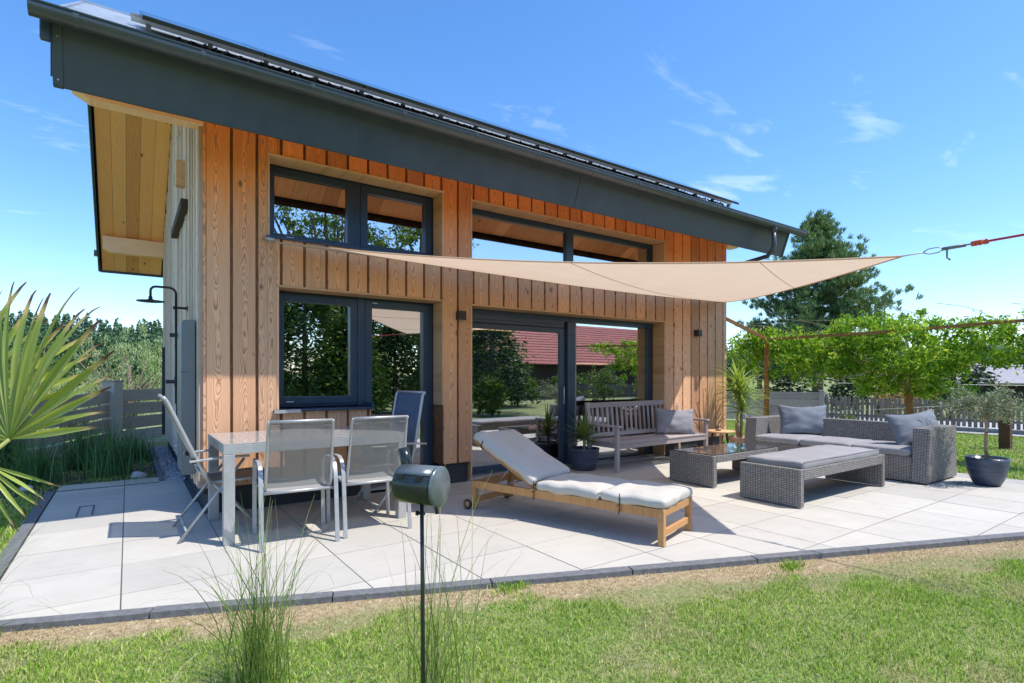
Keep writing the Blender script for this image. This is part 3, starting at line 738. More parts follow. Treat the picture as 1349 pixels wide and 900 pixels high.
# roof ------------------------------------------------------
RXL, RXR, YE0, YE1 = -.45, 9.75, 5.20, 13.40
def slab(x0, x1, ya, yb, lo, hi):       # slab following the roof slope between ya and yb
    return MB().add([(x0,ya,lo(ya)),(x1,ya,lo(ya)),(x1,yb,lo(yb)),(x0,yb,lo(yb)),(x0,ya,hi(ya)),(x1,ya,hi(ya)),(x1,yb,hi(yb)),(x0,yb,hi(yb))],[(0,3,2,1),(4,5,6,7),(0,1,5,4),(1,2,6,5),(2,3,7,6),(3,0,4,7)])
core_lo = lambda y: zsf(y) + .021; core_hi = lambda y: zrf(y) - .03
slab(RXL+.03, RXR-.03, YE0+.17, 9.168, core_lo, core_hi).build('roof_core', M_plinth, house)
slab(RXL+.03, RXR-.03, 9.172, YE1, core_lo, core_hi).build('roof_core', M_plinth, house)
x = RXL + .035
while x < RXR - .06:                      # soffit boards, running up the slope
    x1 = min(x + .192, RXR - .035); c = (x+x1)/2; side = x1 < XL + .05 or x > XR - .05
    for ya, yb in (((YE0+.166, 9.165),(9.175, YE1-.01)) if side else ((YE0+.166, YF+.08),)):
        m = slab(x+.001-c, x1-.001-c, ya, yb, zsf, lambda y: zsf(y)+.02); m.v = [(p[0], p[1]-ya, p[2]) for p in m.v]
        m.build('soffit_board', M_soffit, house, 0, (c, ya, 0))
    x += .1935
# roof covering: overlapping courses of metal tiles
nc = 15; ln = (9.17-YE0+.12)/nc
for k in range(nc):
    ya = YE0 - .12 + k*ln; yb = min(ya + ln + .05, 9.17)
    f0 = lambda y: zrf(y); 
    m = MB(); lift = .030
    xs = [RXL-.06] ; xx = RXL - .06 + (.55 if k % 2 else 1.05)
    while xx < RXR + .06: xs.append(xx); xx += 1.05
    xs.append(RXR+.06)
    for a, b in zip(xs, xs[1:]):
        za, zb = 3.60+.577*(ya-5.2)+.40, 3.60+.577*(yb-5.2)+.40
        m.add([(a+.002,ya,za+.004),(b-.002,ya,za+.004),(b-.002,yb,zb-.012),(a+.002,yb,zb-.012),(a+.002,ya,za+lift),(b-.002,ya,za+lift),(b-.002,yb,zb-.004),(a+.002,yb,zb-.004)],[(0,3,2,1),(4,5,6,7),(0,1,5,4),(1,2,6,5),(2,3,7,6),(3,0,4,7)])
    m.build('roof_course', M_roof, house)
for k in range(3):
    xk = RXL-.06 + k*.525
    for j in range(nc):
        pass
slab(RXL-.06, RXR+.06, 9.172, YE1+.1, lambda y: zrf(y)-.004, lambda y: zrf(y)+.018).build('rear_roof', M_roof, house)
MB().tube([(RXL-.06,9.17,zrf(9.165)+.0),(RXR+.06,9.17,zrf(9.165)+.0)], .045, 10).build('ridge_cap', M_roof, house)
# verge boards and metal edges
for xv in (RXL, RXR):
    for ya, yb in ((YE0+.17, 9.168), (9.172, YE1)):
        slab(xv-.03 if xv < 0 else xv-.001, xv+.001 if xv < 0 else xv+.03, ya, yb, lambda y: zsf(y)-.03, lambda y: zrf(y)+.024).build('verge_board', M_anthra, house)
MB().box(RXL, RXR, YE1, YE1+.03, zsf(YE1)-.04, zrf(YE1)).build('rear_fascia', M_anthra, house)
MB().tube([(RXL-.1, YE1+.10, zrf(YE1)-.06),(RXR+.1, YE1+.10, zrf(YE1)-.06)], .065, 10).build('rear_gutter', M_gutter, house)
# front fascia: two sheets with a joint, leaning back at the foot
def incl(xa, xb, e):
    t0, b0 = YE0 - e, YE0 + .135 - e; th = .028 + 2*e
    return MB().add([(xa,b0,3.543-e*.3),(xb,b0,3.543-e*.3),(xb,b0+th,3.543-e*.3),(xa,b0+th,3.543-e*.3),(xa,t0,3.945),(xb,t0,3.945),(xb,t0+th,3.945),(xa,t0+th,3.945)],[(0,3,2,1),(4,5,6,7),(0,1,5,4),(1,2,6,5),(2,3,7,6),(3,0,4,7)])
incl(RXL, 4.722, 0).build('fascia_panel', M_anthra, house, .003)
incl(4.728, RXR, 0).build('fascia_panel', M_anthra, house, .003)
incl(RXL-.012, RXL+.05, .010).build('fascia_end_cap', M_anthra, house, .003)
MB().box(RXL-.075, RXL-.013, YE0-.02, YE0+.03, 3.80, 3.99).build('fascia_return', M_anthra, house, .01)
incl(RXR-.03, RXR+.012, .010).build('fascia_end_cap', M_anthra, house, .003)
for z in (3.58, 3.86): MB().lathe([(.008,0),(.006,.004)], 8, M=Matrix.Translation((RXL+.02,YE0-.013+.336*(3.945-z),z)) @ Matrix.Rotation(R(90),4,'X')).build('rivet', M_alu, house)
MB().add([(RXL,YE0-.06,3.975),(RXR,YE0-.06,3.975),(RXR,YE0+.02,4.0),(RXL,YE0+.02,4.0),(RXL,YE0-.06,3.982),(RXR,YE0-.06,3.982),(RXR,YE0+.02,4.02),(RXL,YE0+.02,4.02)],[(0,3,2,1),(4,5,6,7),(0,1,5,4),(1,2,6,5),(2,3,7,6),(3,0,4,7)]).build('drip_edge', M_roof, house)
# gutter: open half round with a rolled lip
gm = MB(); gv = []; GX0, GX1 = RXL-.12, RXR+.22; gy, gz, grd = 5.055, 3.945, .068
prof = [(gy - grd*math.cos(a), gz - grd*math.sin(a)) for a in [R(-12 + i*204/14) for i in range(15)]]
inner = [(gy - (grd-.004)*math.cos(a), gz - (grd-.004)*math.sin(a)) for a in [R(-12 + i*204/14) for i in range(15)]]
loop = prof + inner[::-1]; nlp = len(loop)
gm.add([(GX0, a, b) for a, b in loop] + [(GX1, a, b) for a, b in loop], [(i, (i+1) % nlp, nlp + (i+1) % nlp, nlp + i) for i in range(nlp)], True)
gm.add([(GX0,a,b) for a,b in prof],[tuple(range(15))]); gm.add([(GX1,a,b) for a,b in prof],[tuple(reversed(range(15)))])
gutter = gm.build('gutter', M_gutter, house)
MB().tube([(GX0,gy-grd,gz+.014),(GX1,gy-grd,gz+.014)], .009, 8).build('gutter_lip', M_gutter, gutter)
brm = None
for xb in (-.307,.492,1.343,2.22,3.047,3.888,4.776,5.594,6.43,7.308,8.114,9.35):
    m = MB(); o_ = [(gy-(grd+.004)*math.cos(a), gz-(grd+.004)*math.sin(a)) for a in [R(-14+i*205/12) for i in range(13)]]; i_ = [(gy-(grd-.001)*math.cos(a), gz-(grd-.001)*math.sin(a)) for a in [R(-14+i*205/12) for i in range(13)]]
    lp = o_ + i_[::-1]; n_ = len(lp)
    if brm is None:
        m.add([(-.018,a,b) for a,b in lp]+[(.018,a,b) for a,b in lp], [(i,(i+1)%n_,n_+(i+1)%n_,n_+i) for i in range(n_)]+[(k,k+1,n_-2-k,n_-1-k) for k in range(12)]+[(n_+n_-1-k,n_+n_-2-k,n_+k+1,n_+k) for k in range(12)])
        brm = m.mesh('gutter_bracket', M_gutter)
    link('gutter_bracket', brm, gutter, 0, (xb,0,0))
MB().tube([(8.99,gy,3.90),(8.99,gy,3.86),(8.99,gy,3.80)], [.055,.05,.038], 12).tube([(8.99,gy,3.83),(8.99,gy,3.60),(9.0,gy+.03,3.52),(9.04,gy+.15,3.44),(9.24,5.85,3.43),(9.25,6.1,3.40),(9.24,6.32,3.25),(9.24,6.34,2.9),(9.24,6.34,0)], .036, 12).build('downpipe', M_gutter, house)
# purlins sticking out at the gable
def purlin(x0, x1, y0, y1, z0, z1):
    s = 1 if x1 > x0 else -1
    m = MB(); ch = .13*s
    pr = [(x0,z0),(x1-ch,z0),(x1,z0+.07),(x1,z1),(x0,z1)]
    n_=5; m.add([(a,y0,b) for a,b in pr]+[(a,y1,b) for a,b in pr],[tuple(range(5)) if s>0 else tuple(reversed(range(5))), tuple(reversed(range(5,10))) if s>0 else tuple(range(5,10))]+[(i,5+i,5+(i+1)%5,(i+1)%5) if s>0 else (i,(i+1)%5,5+(i+1)%5,5+i) for i in range(5)])
    m.build('purlin', M_beam, house, .004)
purlin(XL-.0, -.41, 6.07, 6.23, 3.80, 4.12)
purlin(XL-.0, -.38, 12.42, 12.58, 3.64, 3.93)
purlin(XR+.001, 9.62, 6.07, 6.23, 3.80, 4.12)
purlin(XL-.0, .36, 9.05, 9.27, 5.05, 5.5)

# narrow frame of a side window, standing proud of the side wall
MB().box(XL-.12, XL-.03, 7.15, 8.85, 3.26, 3.36).build('blind_box', M_darktimber, house, .006)
MB().box(XL-.14, XL-.03, 7.55, 7.68, 3.62, 3.92).build('wall_block', M_beam, house, .006)
MB().box(XL-.09, XL-.045, 11.9, 12.0, .3, 1.9).build('side_trim', M_plinth, house)

# wall lights, cabinet, shower
for x, lab in ((3.451, 'small black cube wall lamp on the pillar left of the sliding door'), (8.263, 'small black cube wall lamp on the boards above the bench cushion')):
    t = thing('wall_lamp', lab, 'lamp', (x, YF, 2.13), 0, 'wall lamps on the timber front')
    MB().box(-.05,.05,-.10,0,-.055,.055).build('lamp_housing', M_black, t, .004)
    MB().box(-.035,.035,-.085,-.015,-.060,-.0555).build('lamp_lens', M_room, t)
t = thing('wall_cabinet', 'tall narrow grey meter cabinet fixed to the side wall near the corner', 'cabinet', (XL-.05, 6.30, .38))
MB().box(-.11,0,0,.62,0,1.54).build('cabinet_body', M_cabinet, t, .006)
MB().box(-.118,-.111,.02,.60,.02,1.52).build('cabinet_door', M_cabinet, t, .004)
MB().box(-.13,-.06,-.006,-.001,1.02,1.026).build('seam_line', M_gutter, t)
MB().box(-.19,-.11,.55,.60,1.40,1.44).build('bracket', M_black, t)
t = thing('garden_shower', 'black rain shower with round head and riser pipe on the side wall', 'shower', (.44, 7.2, 0))
arc = [(0,0,2.28)] + [(-.07+.07*math.cos(a), 0, 2.28+.07*math.sin(a)) for a in [R(v) for v in range(0,91,15)]] + [(-.19+.0,0,2.35)] + [(-.19-.05*math.sin(a), 0, 2.30+.05*math.cos(a)) for a in [R(v) for v in range(15,91,15)]] + [(-.24,0,2.22)]
MB().tube([(0,0,1.05),(0,0,2.28)] + arc[1:], .013, 10).build('riser_pipe', M_black, t)
MB().lathe([(.0,-.022),(.13,-.020),(.135,-.012),(.05,-.004),(.02,.01),(.018,.04)], 28, (-.24,0,2.20)).build('shower_head', M_black, t)
MB().tube([(0,0,2.13),(.13,0,2.13)], .014, 8).tube([(.10,0,2.13),(.125,0,2.13)], .03, 12).tube([(-.03,0,2.13),(.0,0,2.13)], .018, 8).build('wall_bracket', M_black, t)
MB().tube([(-.10,0,1.30),(.12,0,1.30)], .022, 10).tube([(0,0,1.25),(0,0,1.35)], .018, 8).build('mixer_valve', M_black, t)
MB().tube([(0,-.01,1.72),(.035,-.04,1.60),(.03,-.05,1.4),(0,-.03,1.1),(.01,-.01,.75)], .007, 6).build('hose', M_black, t)
MB().tube([(0,0,1.70),(0,-.045,1.72)], .016, 8).build('hose_holder', M_black, t)
MB().tube([(.10,-.25,.62),(.04,-.25,.62),(-.03,-.25,.60)], .014, 8).build('tap', M_alu, t)

# solar panels on rails
def roofpt(y, h): return (y - .5*h, 3.60 + .577*(y-5.2) + .40 + .866*h)   # h above the roof
ordn = ['first','second','third','fourth','fifth','sixth','seventh','eighth','ninth']
sl = math.atan(.577); px0 = .10; pw = .985
spm = sfm = None
for k in range(9):
    y0, z0 = roofpt(5.83, .13)
    lab = 'dark solar panel on the roof edge, %s from the left end of the row' % ordn[k] if k < 8 else 'dark solar panel at the right-hand end of the row on the roof'
    t = thing('solar_panel', lab, 'solar panel', (px0 + k*(pw+.012), y0, z0), 0, 'solar panels along the front roof slope'); t.rotation_euler = (sl, 0, 0)
    if spm is None:
        spm = MB().box(.012,pw-.012,.012,1.63,.030,.036).mesh('cell_sheet', M_solar)
        sfm = MB().box(0,pw,0,.012,0,.035).box(0,pw,1.63,1.642,0,.035).box(0,.012,.012,1.63,0,.035).box(pw-.012,pw,.012,1.63,0,.035).mesh('panel_frame', M_blackgloss)
    link('cell_sheet', spm, t); link('panel_frame', sfm, t)
for yy in (6.02, 6.75, 7.1):
    y0, z0 = roofpt(yy, .105); MB().box(px0-.08, px0+9*(pw+.012)+.05, -.02, .02, -.02, .02, Matrix.Translation((0,y0,z0)) @ Matrix.Rotation(sl,4,'X')).build('mounting_rail', M_alu, house)
rc = None
for k in range(19):
    y0, z0 = roofpt(6.02, .0); xx = px0 + .05 + k*.497
    if rc is None: rc = MB().box(-.02,.02,-.025,.025,0,.10).box(-.03,.03,-.10,.03,0,.012).mesh('rail_bracket', M_cabinet)
    o = link('rail_bracket', rc, house, 0, (xx, y0, z0)); o.rotation_euler = (sl,0,0)
# loose dark cable looped under the panel edge
pts = []
for k in range(420):
    u = k/419; yy = 5.92 + .05*math.sin(k*.9) + .06*random.random(); y0, z0 = roofpt(yy, .035 + .03*math.sin(k*1.7) + .015*random.random()); pts.append((px0 + .25 + u*8.5 + .03*math.sin(k*2.1), y0, z0))
MB().tube(pts, .011, 5).build('panel_cable', M_black, house)
mb = MB()
for k in range(60):
    y0, z0 = roofpt(5.42, .028); mb.lathe([(.010,0),(.006,.02)], 6, (RXL+.1+k*.17, y0, z0-.02))
mb.build('roof_screws', M_black, house)

# ================================================================ sun sail
A_ = Vector((1.20,6.02,2.74)); C_ = Vector((8.85,6.02,2.72)); B_ = Vector((4.95,1.75,2.295))
sail = thing('shade_sail', 'beige triangular sun sail stretched from the house wall over the terrace', 'sun sail', tuple(A_))
n = 26; vid = {}; V = []; F = []
cen = (A_+B_+C_)/3
def sailpt(a, b, c):
    """barycentric a(A) b(B) c(C) -> hollow-edged, sagging sheet"""
    p = A_*a + B_*b + C_*c
    in_ab = Vector((.07,.06,-.14)); in_bc = Vector((-.13,.12,-.12)); in_ac = Vector((0,-.34,-.09))
    # pull each edge in, fading towards the opposite corner
    p = p + in_ab*(4*a*b)*(.78*(1-c)**2) + in_bc*(4*b*c)*(.78*(1-a)**2) + in_ac*(4*a*c)*(.78*(1-b)**2)
    p.z -= 27*a*b*c*.13
    return p
for i in range(n+1):
    for j in range(n+1-i):
        a, b = i/n, j/n; c = 1-a-b; vid[(i,j)] = len(V); V.append(sailpt(a,b,c) - A_)
for i in range(n):
    for j in range(n-i):
        F.append((vid[(i,j)],vid[(i+1,j)],vid[(i,j+1)]))
        if j < n-i-1: F.append((vid[(i+1,j)],vid[(i+1,j+1)],vid[(i,j+1)]))
m = MB(); m.add(V, F, True); m.build('sail_cloth', M_sail, sail)
for ends in (('a','b'),('b','c'),('a','c')):
    pts = []
    for k in range(31):
        u = k/30; d = dict(a=0,b=0,c=0); d[ends[0]] = 1-u; d[ends[1]] = u; pts.append(sailpt(d['a'],d['b'],d['c']) - A_)
    MB().tube(pts, .008, 6).build('hem', M_sail, sail)
def seam(p, q):
    pts = []
    for k in range(25):
        u = k/24; a,b,c = [p[i]*(1-u)+q[i]*u for i in range(3)]; v = sailpt(a,b,c) - A_; v.z -= .004; pts.append(v)
    MB().tube(pts, .0024, 5).build('seam', M_seam, sail)
seam((.46,.54,0),(.02,.10,.88)); seam((.18,.82,0),(0,.68,.32))
MB().tube([(0,0,0),(-.03,.05,.03)], .012, 6).tube([(-.05,.07,.04),(-.03,.0,.03),(.03,-.02,.02)], .018, 8).build('wall_shackle', M_alu, sail)
MB().tube([C_-A_, C_-A_+Vector((.05,.06,.03))], .012, 6).build('wall_shackle', M_alu, sail)
e = Vector((5.02,1.10,2.30)); far = Vector((5.75,-5.2,2.62))
dr = (far - B_).normalized(); q = lambda s_: B_ - A_ + dr*s_
MB().tube([q(0),q(.14)], .006, 6).build('steel_cable', M_white, sail)
MB().tube([q(.13)+Vector((0,0,.0)), q(.17)+Vector((0,0,.02)), q(.23)+Vector((0,0,.02)), q(.26), q(.23)-Vector((0,0,.02)), q(.17)-Vector((0,0,.02)), q(.13)], .0045, 6).build('carabiner', M_alu, sail)
MB().tube([q(.25),q(.39)], .013, 8).tube([q(.38),q(.46)], .006, 6).tube([q(.28), q(.28)-Vector((0,0,.07)), q(.29)-Vector((0,.01,.09))], .006, 6).build('turnbuckle', M_cabinet, sail)
m = MB()
for k in range(7):
    c = q(.43 + .012*k); rr = .015; m.tube([c + Vector((math.cos(a+k)*rr*.5, math.sin(a*2+k)*.012, math.sin(a)*rr)) for a in [i*.9 for i in range(8)]], .007, 6)
m.build('knot', M_orange, sail)
MB().tube([q(.44), q(1.5), q(3.5), q((far-B_).length)], .0085, 8).build('rope', M_rope, sail)

# ================================================================ furniture
def arcpts(pts, r=.05, n=5):
    """polyline with rounded corners"""
    pts = [Vector(p) for p in pts]; out = [pts[0]]
    for a, b, c in zip(pts, pts[1:], pts[2:]):
        u = (a-b); v = (c-b); ra = min(r, u.length*.49, v.length*.49); p = b + u.normalized()*ra; q_ = b + v.normalized()*ra
        for k in range(n+1):
            t_ = k/n; out.append(p*(1-t_)**2 + b*2*t_*(1-t_) + q_*t_**2)
    out.append(pts[-1]); return out
def sheetgrid(p00, p10, p01, p11, sagdir=(0,0,-1), sag=.0, nu=6, nv=10, th=.003):
    p00,p10,p01,p11 = map(Vector, (p00,p10,p01,p11)); sd_ = Vector(sagdir); V = []; F = []
    for j in range(nv+1):
        for i in range(nu+1):
            u, v = i/nu, j/nv; p = (p00*(1-u)+p10*u)*(1-v) + (p01*(1-u)+p11*u)*v + sd_*sag*4*u*(1-u); V.append(p)
    for j in range(nv):
        for i in range(nu):
            a = j*(nu+1)+i; F.append((a, a+1, a+nu+2, a+nu+1))
    return MB().add(V, F, True)

# ---- dining table
T = thing('dining_table', 'long grey aluminium garden table with mottled glass top', 'table', (.62, 4.88, 0))
TX, TY, TH = 1.57, 1.04, .815
m = MB()
m.box(0,TX,0,.055,TH-.085,TH-.012).box(0,TX,TY-.055,TY,TH-.085,TH-.012).box(0,.055,.055,TY-.055,TH-.085,TH-.012).box(TX-.055,TX,.055,TY-.055,TH-.085,TH-.012)
m.build('table_frame', M_tablealu, T, .003)
for x in (0, TX-.085):
    for y in (0, TY-.085): MB().box(.001,.084,.001,.084,0,TH-.086).build('leg', M_tablealu, T, .004, (x,y,0))
MB().box(.012,TX-.012,.012,TY-.012,TH-.0115,TH).build('table_top', M_tabletop, T, .002)
MB().box(0,TX,0,.011,TH-.0118,TH-.001).box(0,TX,TY-.011,TY,TH-.0118,TH-.001).box(0,.011,.011,TY-.011,TH-.0118,TH-.001).box(TX-.011,TX,.011,TY-.011,TH-.0118,TH-.001).build('edge_trim', M_alu, T)

# ---- stacking sling chairs
def make_chair(label):
    t = thing('garden_chair', label, 'chair', (0,0,0), 0, 'grey mesh chairs with flat arms at the near side of the table')
    hw = .285
    for s in (-1, 1):
        pr = [(.58,0),(.60,.30),(.575,.60),(.53,.655),(.20,.665),(.115,.63),(.075,.55),(.05,.38),(0,0)]
        pts = arcpts([(s*hw, y, z) for y, z in pr], .06)
        MB().strap(pts, (1,0,0), .034, .014).build('arm_and_legs', M_alu, t, .003)
        bk = arcpts([(s*(hw-.035),.56,.455),(s*(hw-.035),.14,.425),(s*(hw-.035),.09,.48),(s*(hw-.045),-.035,.97),(s*(hw-.05),-.06,1.005)], .05)
        MB().tube(bk, .0125, 8).build('side_rail', M_alu, t)
        MB().lathe([(.008,-.02),(.008,.02)], 8, M=Matrix.Translation((s*(hw-.02),.10,.47)) @ Matrix.Rotation(R(90),4,'Y')).build('bolt', M_black, t)
    MB().tube([(-(hw-.05),-.06,1.005),(hw-.05,-.06,1.005)], .0125, 8).build('top_rail', M_alu, t)
    MB().tube([(-(hw-.05),-.046,.966),(hw-.05,-.046,.966)], .006, 6).build('back_rod', M_alu, t)
    MB().tube([(-(hw),.10,.43),(hw,.10,.43)], .013, 8).build('cross_rail', M_alu, t)
    MB().tube([(-(hw),.52,.425),(hw,.52,.425)], .012, 8).build('cross_rail', M_alu, t)
    MB().tube([(-(hw-.035),.56,.455),(hw-.035,.56,.455)], .0125, 8).build('front_rail', M_alu, t)
    sheetgrid((-(hw-.045),-.055,1.0),(hw-.045,-.055,1.0),(-(hw-.035),.10,.47),(hw-.035,.10,.47),(0,-1,-.2),.012).build('back_sling', M_sling, t)
    sheetgrid((-(hw-.035),.12,.43),(hw-.035,.12,.43),(-(hw-.035),.56,.457),(hw-.035,.56,.457),(0,0,-1),.015).build('seat_sling', M_slingseat, t)
    return t
c1 = make_chair('mesh garden chair on the left of the pair seen from behind, nearer the table corner'); c1.location = (1.125, 4.53, 0); c1.rotation_euler = (0,0,R(-5))
dup(c1, (1.775, 4.535, 0), R(-3), 'mesh garden chair on the right of the pair, behind the small black barrel smoker')

def make_fold(label, slingm, tp=-.215):
    t = thing('folding_chair', label, 'chair', (0,0,0)); hw = .285
    for s in (-1, 1):
        MB().tube(arcpts([(s*hw,tp,1.19),(s*hw,tp+.025,1.165),(s*hw,tp*.45+.08,.76),(s*hw,.13,.44)], .1), .0155, 8).build('back_rail', M_alu, t)
        MB().strap([(s*(hw+.022),-.03,.655),(s*(hw+.022),.20,.672),(s*(hw+.022),.42,.672)], (1,0,0), .045, .018).build('armrest', M_alu, t, .004)
        MB().tube([(s*(hw+.02),-.11,0),(s*(hw+.02),.38,.655)], .0115, 8).build('leg', M_alu, t)
        MB().tube([(s*(hw-.025),.54,0),(s*(hw-.025),.02,.60)], .0115, 8).build('leg', M_alu, t)
        MB().tube([(s*(hw-.03),.12,.46),(s*(hw-.03),.58,.475)], .0125, 8).build('seat_rail', M_alu, t)
        MB().lathe([(.022,-.03),(.022,.012)], 12, M=Matrix.Translation((s*(hw+.01),-.0,.655)) @ Matrix.Rotation(R(90),4,'Y')).build('hinge', M_black, t)
    MB().tube([(-hw,tp,1.19),(hw,tp,1.19)], .012, 8).build('top_rail', M_alu, t)
    MB().tube([(-hw-.02,-.05,.08),(hw+.02,-.05,.08)], .009, 8).build('foot_bar', M_alu, t)
    MB().tube([(-hw+.025,.48,.07),(hw-.025,.48,.07)], .009, 8).build('foot_bar', M_alu, t)
    MB().tube([(-hw,.13,.445),(hw,.13,.445)], .010, 8).build('seat_bar', M_alu, t)
    sheetgrid((-hw,tp+.005,1.185),(hw,tp+.005,1.185),(-hw,.125,.47),(hw,.125,.47),(0,-1,-.4),.012).build('back_sling', slingm, t)
    sheetgrid((-(hw-.03),.12,.462),(hw-.03,.12,.462),(-(hw-.03),.58,.478),(hw-.03,.58,.478),(0,0,-1),.012).build('seat_sling', M_slingdark, t)
    return t
f1 = make_fold('high-backed folding chair at the left end of the table, beside the grey cabinet', M_slingdark); f1.location = (.44, 5.49, 0); f1.rotation_euler = (0,0,R(-90))
f2 = make_fold('high-backed folding chair with blue mesh at the right end of the table', M_slingblue, -.03); f2.location = (2.50, 5.52, 0); f2.rotation_euler = (0,0,R(95))

# ---- barrel smoker on a pole
t = thing('barrel_smoker', 'small black barrel-shaped smoker with chimney on a thin pole', 'smoker', (.885, 1.84, 0), R(-58))
cz_ = .953; ax = Matrix.Rotation(R(90),4,'Y') ; rb = .070
def bar_M(): return Matrix.Translation((-.005,0,cz_)) @ ax
MB().lathe([(0,-.082),(rb-.004,-.082),(rb,-.078),(rb,.075)], 36, M=bar_M()).build('barrel', M_blackgloss, t)
MB().lathe([(rb-.001,.075),(rb+.004,.077),(rb+.004,.083),(rb-.004,.088),(0,.088)], 36, M=bar_M()).build('end_plate', M_skysheen, t)
m = MB(); seg = 10; vs = []; 
for xx in (-.076,.072):
    for k in range(seg+1):
        a = R(40 + 100*k/seg); vs.append(bar_M() @ Vector((-(rb+.003)*math.sin(a), (rb+.003)*math.cos(a), xx)))
m.add(vs, [(k,k+1,seg+1+k+1,seg+1+k) for k in range(seg)], True); lid = m.build('lid', M_skysheen, t)
so = lid.modifiers.new('solid','SOLIDIFY'); so.thickness = .004
for xx in (-.045,.035):
    MB().box(-.012,.012,-.006,.004,-.012,.010, Matrix.Translation((-.005,0,cz_)) @ Matrix.Translation((xx,-rb*.86,rb*.52))).build('hinge', M_black, t, .002)
MB().tube([(-.070,.02,cz_+.03),(-.080,.02,cz_+.075),(-.095,.02,cz_+.13)], .021, 14).build('chimney', M_blackgloss, t)
MB().tube([(.055,.0,cz_-.06),(.066,-.0,cz_-.10)], .007, 6).build('grease_spout', M_black, t)
MB().tube([(.0,0,cz_-.068),(.004,0,.5),(.010,0,-.05)], .0075, 10).build('pole', M_black, t)
MB().tube([(-.016,-.0,cz_-.105),(.012,0,cz_-.105)], .006, 8).tube([(-.022,-.0,cz_-.105),(-.016,0,cz_-.105)], .010, 8).build('clamp_screw', M_black, t)

# ---- lounger
t = thing('sun_lounger', 'teak sun lounger with raised back, wheels and a long cream cushion', 'sun lounger', (3.48, 2.86, 0), R(16.9))
W_, L_, HZ = .62, 2.06, .295; HG = 1.25; an = R(27)
for x in (.0, W_-.035): MB().box(0,.034,.052,L_,HZ-.075,HZ).build('side_rail', M_teak, t, .004, (x,0,0))
for x, y in ((0,0),(W_-.052,0),(0,L_-.06),(W_-.052,L_-.06)):
    MB().box(0,.052,0,.051,(0 if y < 1 else .03),HZ+(.002 if y < 1 else 0)).build('leg', M_teakx, t, .004, (x-.009 if x<.1 else x+.009,y,0))
MB().box(.045,W_-.045,.004,.036,HZ-.062,HZ-.002).build('end_rail', M_teakx, t, .004)
MB().box(.045,W_-.045,.012,.040,.07,.125).build('low_rail', M_teakx, t, .004)
MB().box(.045,W_-.045,L_-.05,L_-.022,.07,.125).build('low_rail', M_teakx, t, .004)
MB().box(.045,W_-.045,L_-.045,L_-.01,HZ-.075,HZ).build('end_rail', M_teakx, t, .004)
for k in range(11): MB().box(.036,W_-.036,0,.06,HZ-.03,HZ-.008).build('slat', M_teakx, t, .003, (0,.08+k*.107,0))
for sx in (-.012, W_-.018+.03):
    wz = MB().lathe([(.0,-.014),(.046,-.014),(.05,-.009),(.05,.009),(.046,.014),(0,.014)], 24, M=Matrix.Translation((sx-.012,L_+.03,.05)) @ Matrix.Rotation(R(90),4,'Y')).build('wheel', M_black, t)
    MB().lathe([(0,-.0155),(.034,-.0155),(.034,.0155),(0,.0155)], 20, M=Matrix.Translation((sx-.012,L_+.03,.05)) @ Matrix.Rotation(R(90),4,'Y')).build('wheel_disc', M_teakx, wz)
    MB().lathe([(0,-.018),(.01,-.018),(.01,.018),(0,.018)], 12, M=Matrix.Translation((sx-.012,L_+.03,.05)) @ Matrix.Rotation(R(90),4,'Y')).build('hub', M_alu, wz)
BM = Matrix.Translation((0,HG,HZ-.01)) @ Matrix.Rotation(an,4,'X')
br_ = MB()
br_.box(.036,.068,0,.90,-.02,.02,BM).box(W_-.068,W_-.036,0,.90,-.02,.02,BM).build('backrest_frame', M_teak, t, .004)
for k in range(7): MB().box(.069,W_-.069,.04+k*.125,.10+k*.125,-.012,.012,BM).build('slat', M_teakx, t, .003)
for x in (.10, W_-.10): MB().tube([BM @ Vector((x,.42,-.02)), (x,HG+.42+.16,HZ-.06)], .0045, 6).build('support_rod', M_alu, t)
MB().tube([(.05,HG+.58,HZ-.06),(W_-.05,HG+.58,HZ-.06)], .006, 6).build('support_rod', M_alu, t)
cu = thing('lounger_cushion', 'cream three-part cushion laid on the teak sun lounger', 'cushion', (3.48, 2.86, 0), R(16.9))
ch = .085
MB().rbox(W_+.03,.585,ch,.035,18,.016,Matrix.Translation((W_/2,.285,HZ+ch/2-.003)),.020,1).build('cushion_section', M_cream, cu)
MB().rbox(W_+.03,.665,ch,.035,18,.018,Matrix.Translation((W_/2,.915,HZ+ch/2-.003)),.020,2).build('cushion_section', M_cream, cu)
MB().rbox(W_+.03,.86,ch,.035,20,.016,BM @ Matrix.Translation((W_/2,.475,.022+ch/2)),.020,3).build('cushion_section', M_cream, cu)
for y, z in ((.38,0),(1.26,0)):
    MB().tube([(-.018,y,HZ+.085),(-.022,y,HZ+.04),(-.016,y,HZ-.02),(-.014,y+.01,HZ-.09)], .005, 6).tube([(-.02,y,HZ-.0),(-.02,y+.025,HZ-.025)], .004, 5).build('tie', M_black, cu)
MB().tube([BM @ Vector((-.02,.76,.09)), BM @ Vector((-.022,.76,.03)), BM @ Vector((.03,.76,-.02))], .005, 6).build('tie', M_black, cu)
MB().tube([(-.017,.585,HZ+.06),(W_*.5,.592,HZ+.072),(W_+.016,.585,HZ+.06)], .006, 6).build('piping', M_cream, cu)

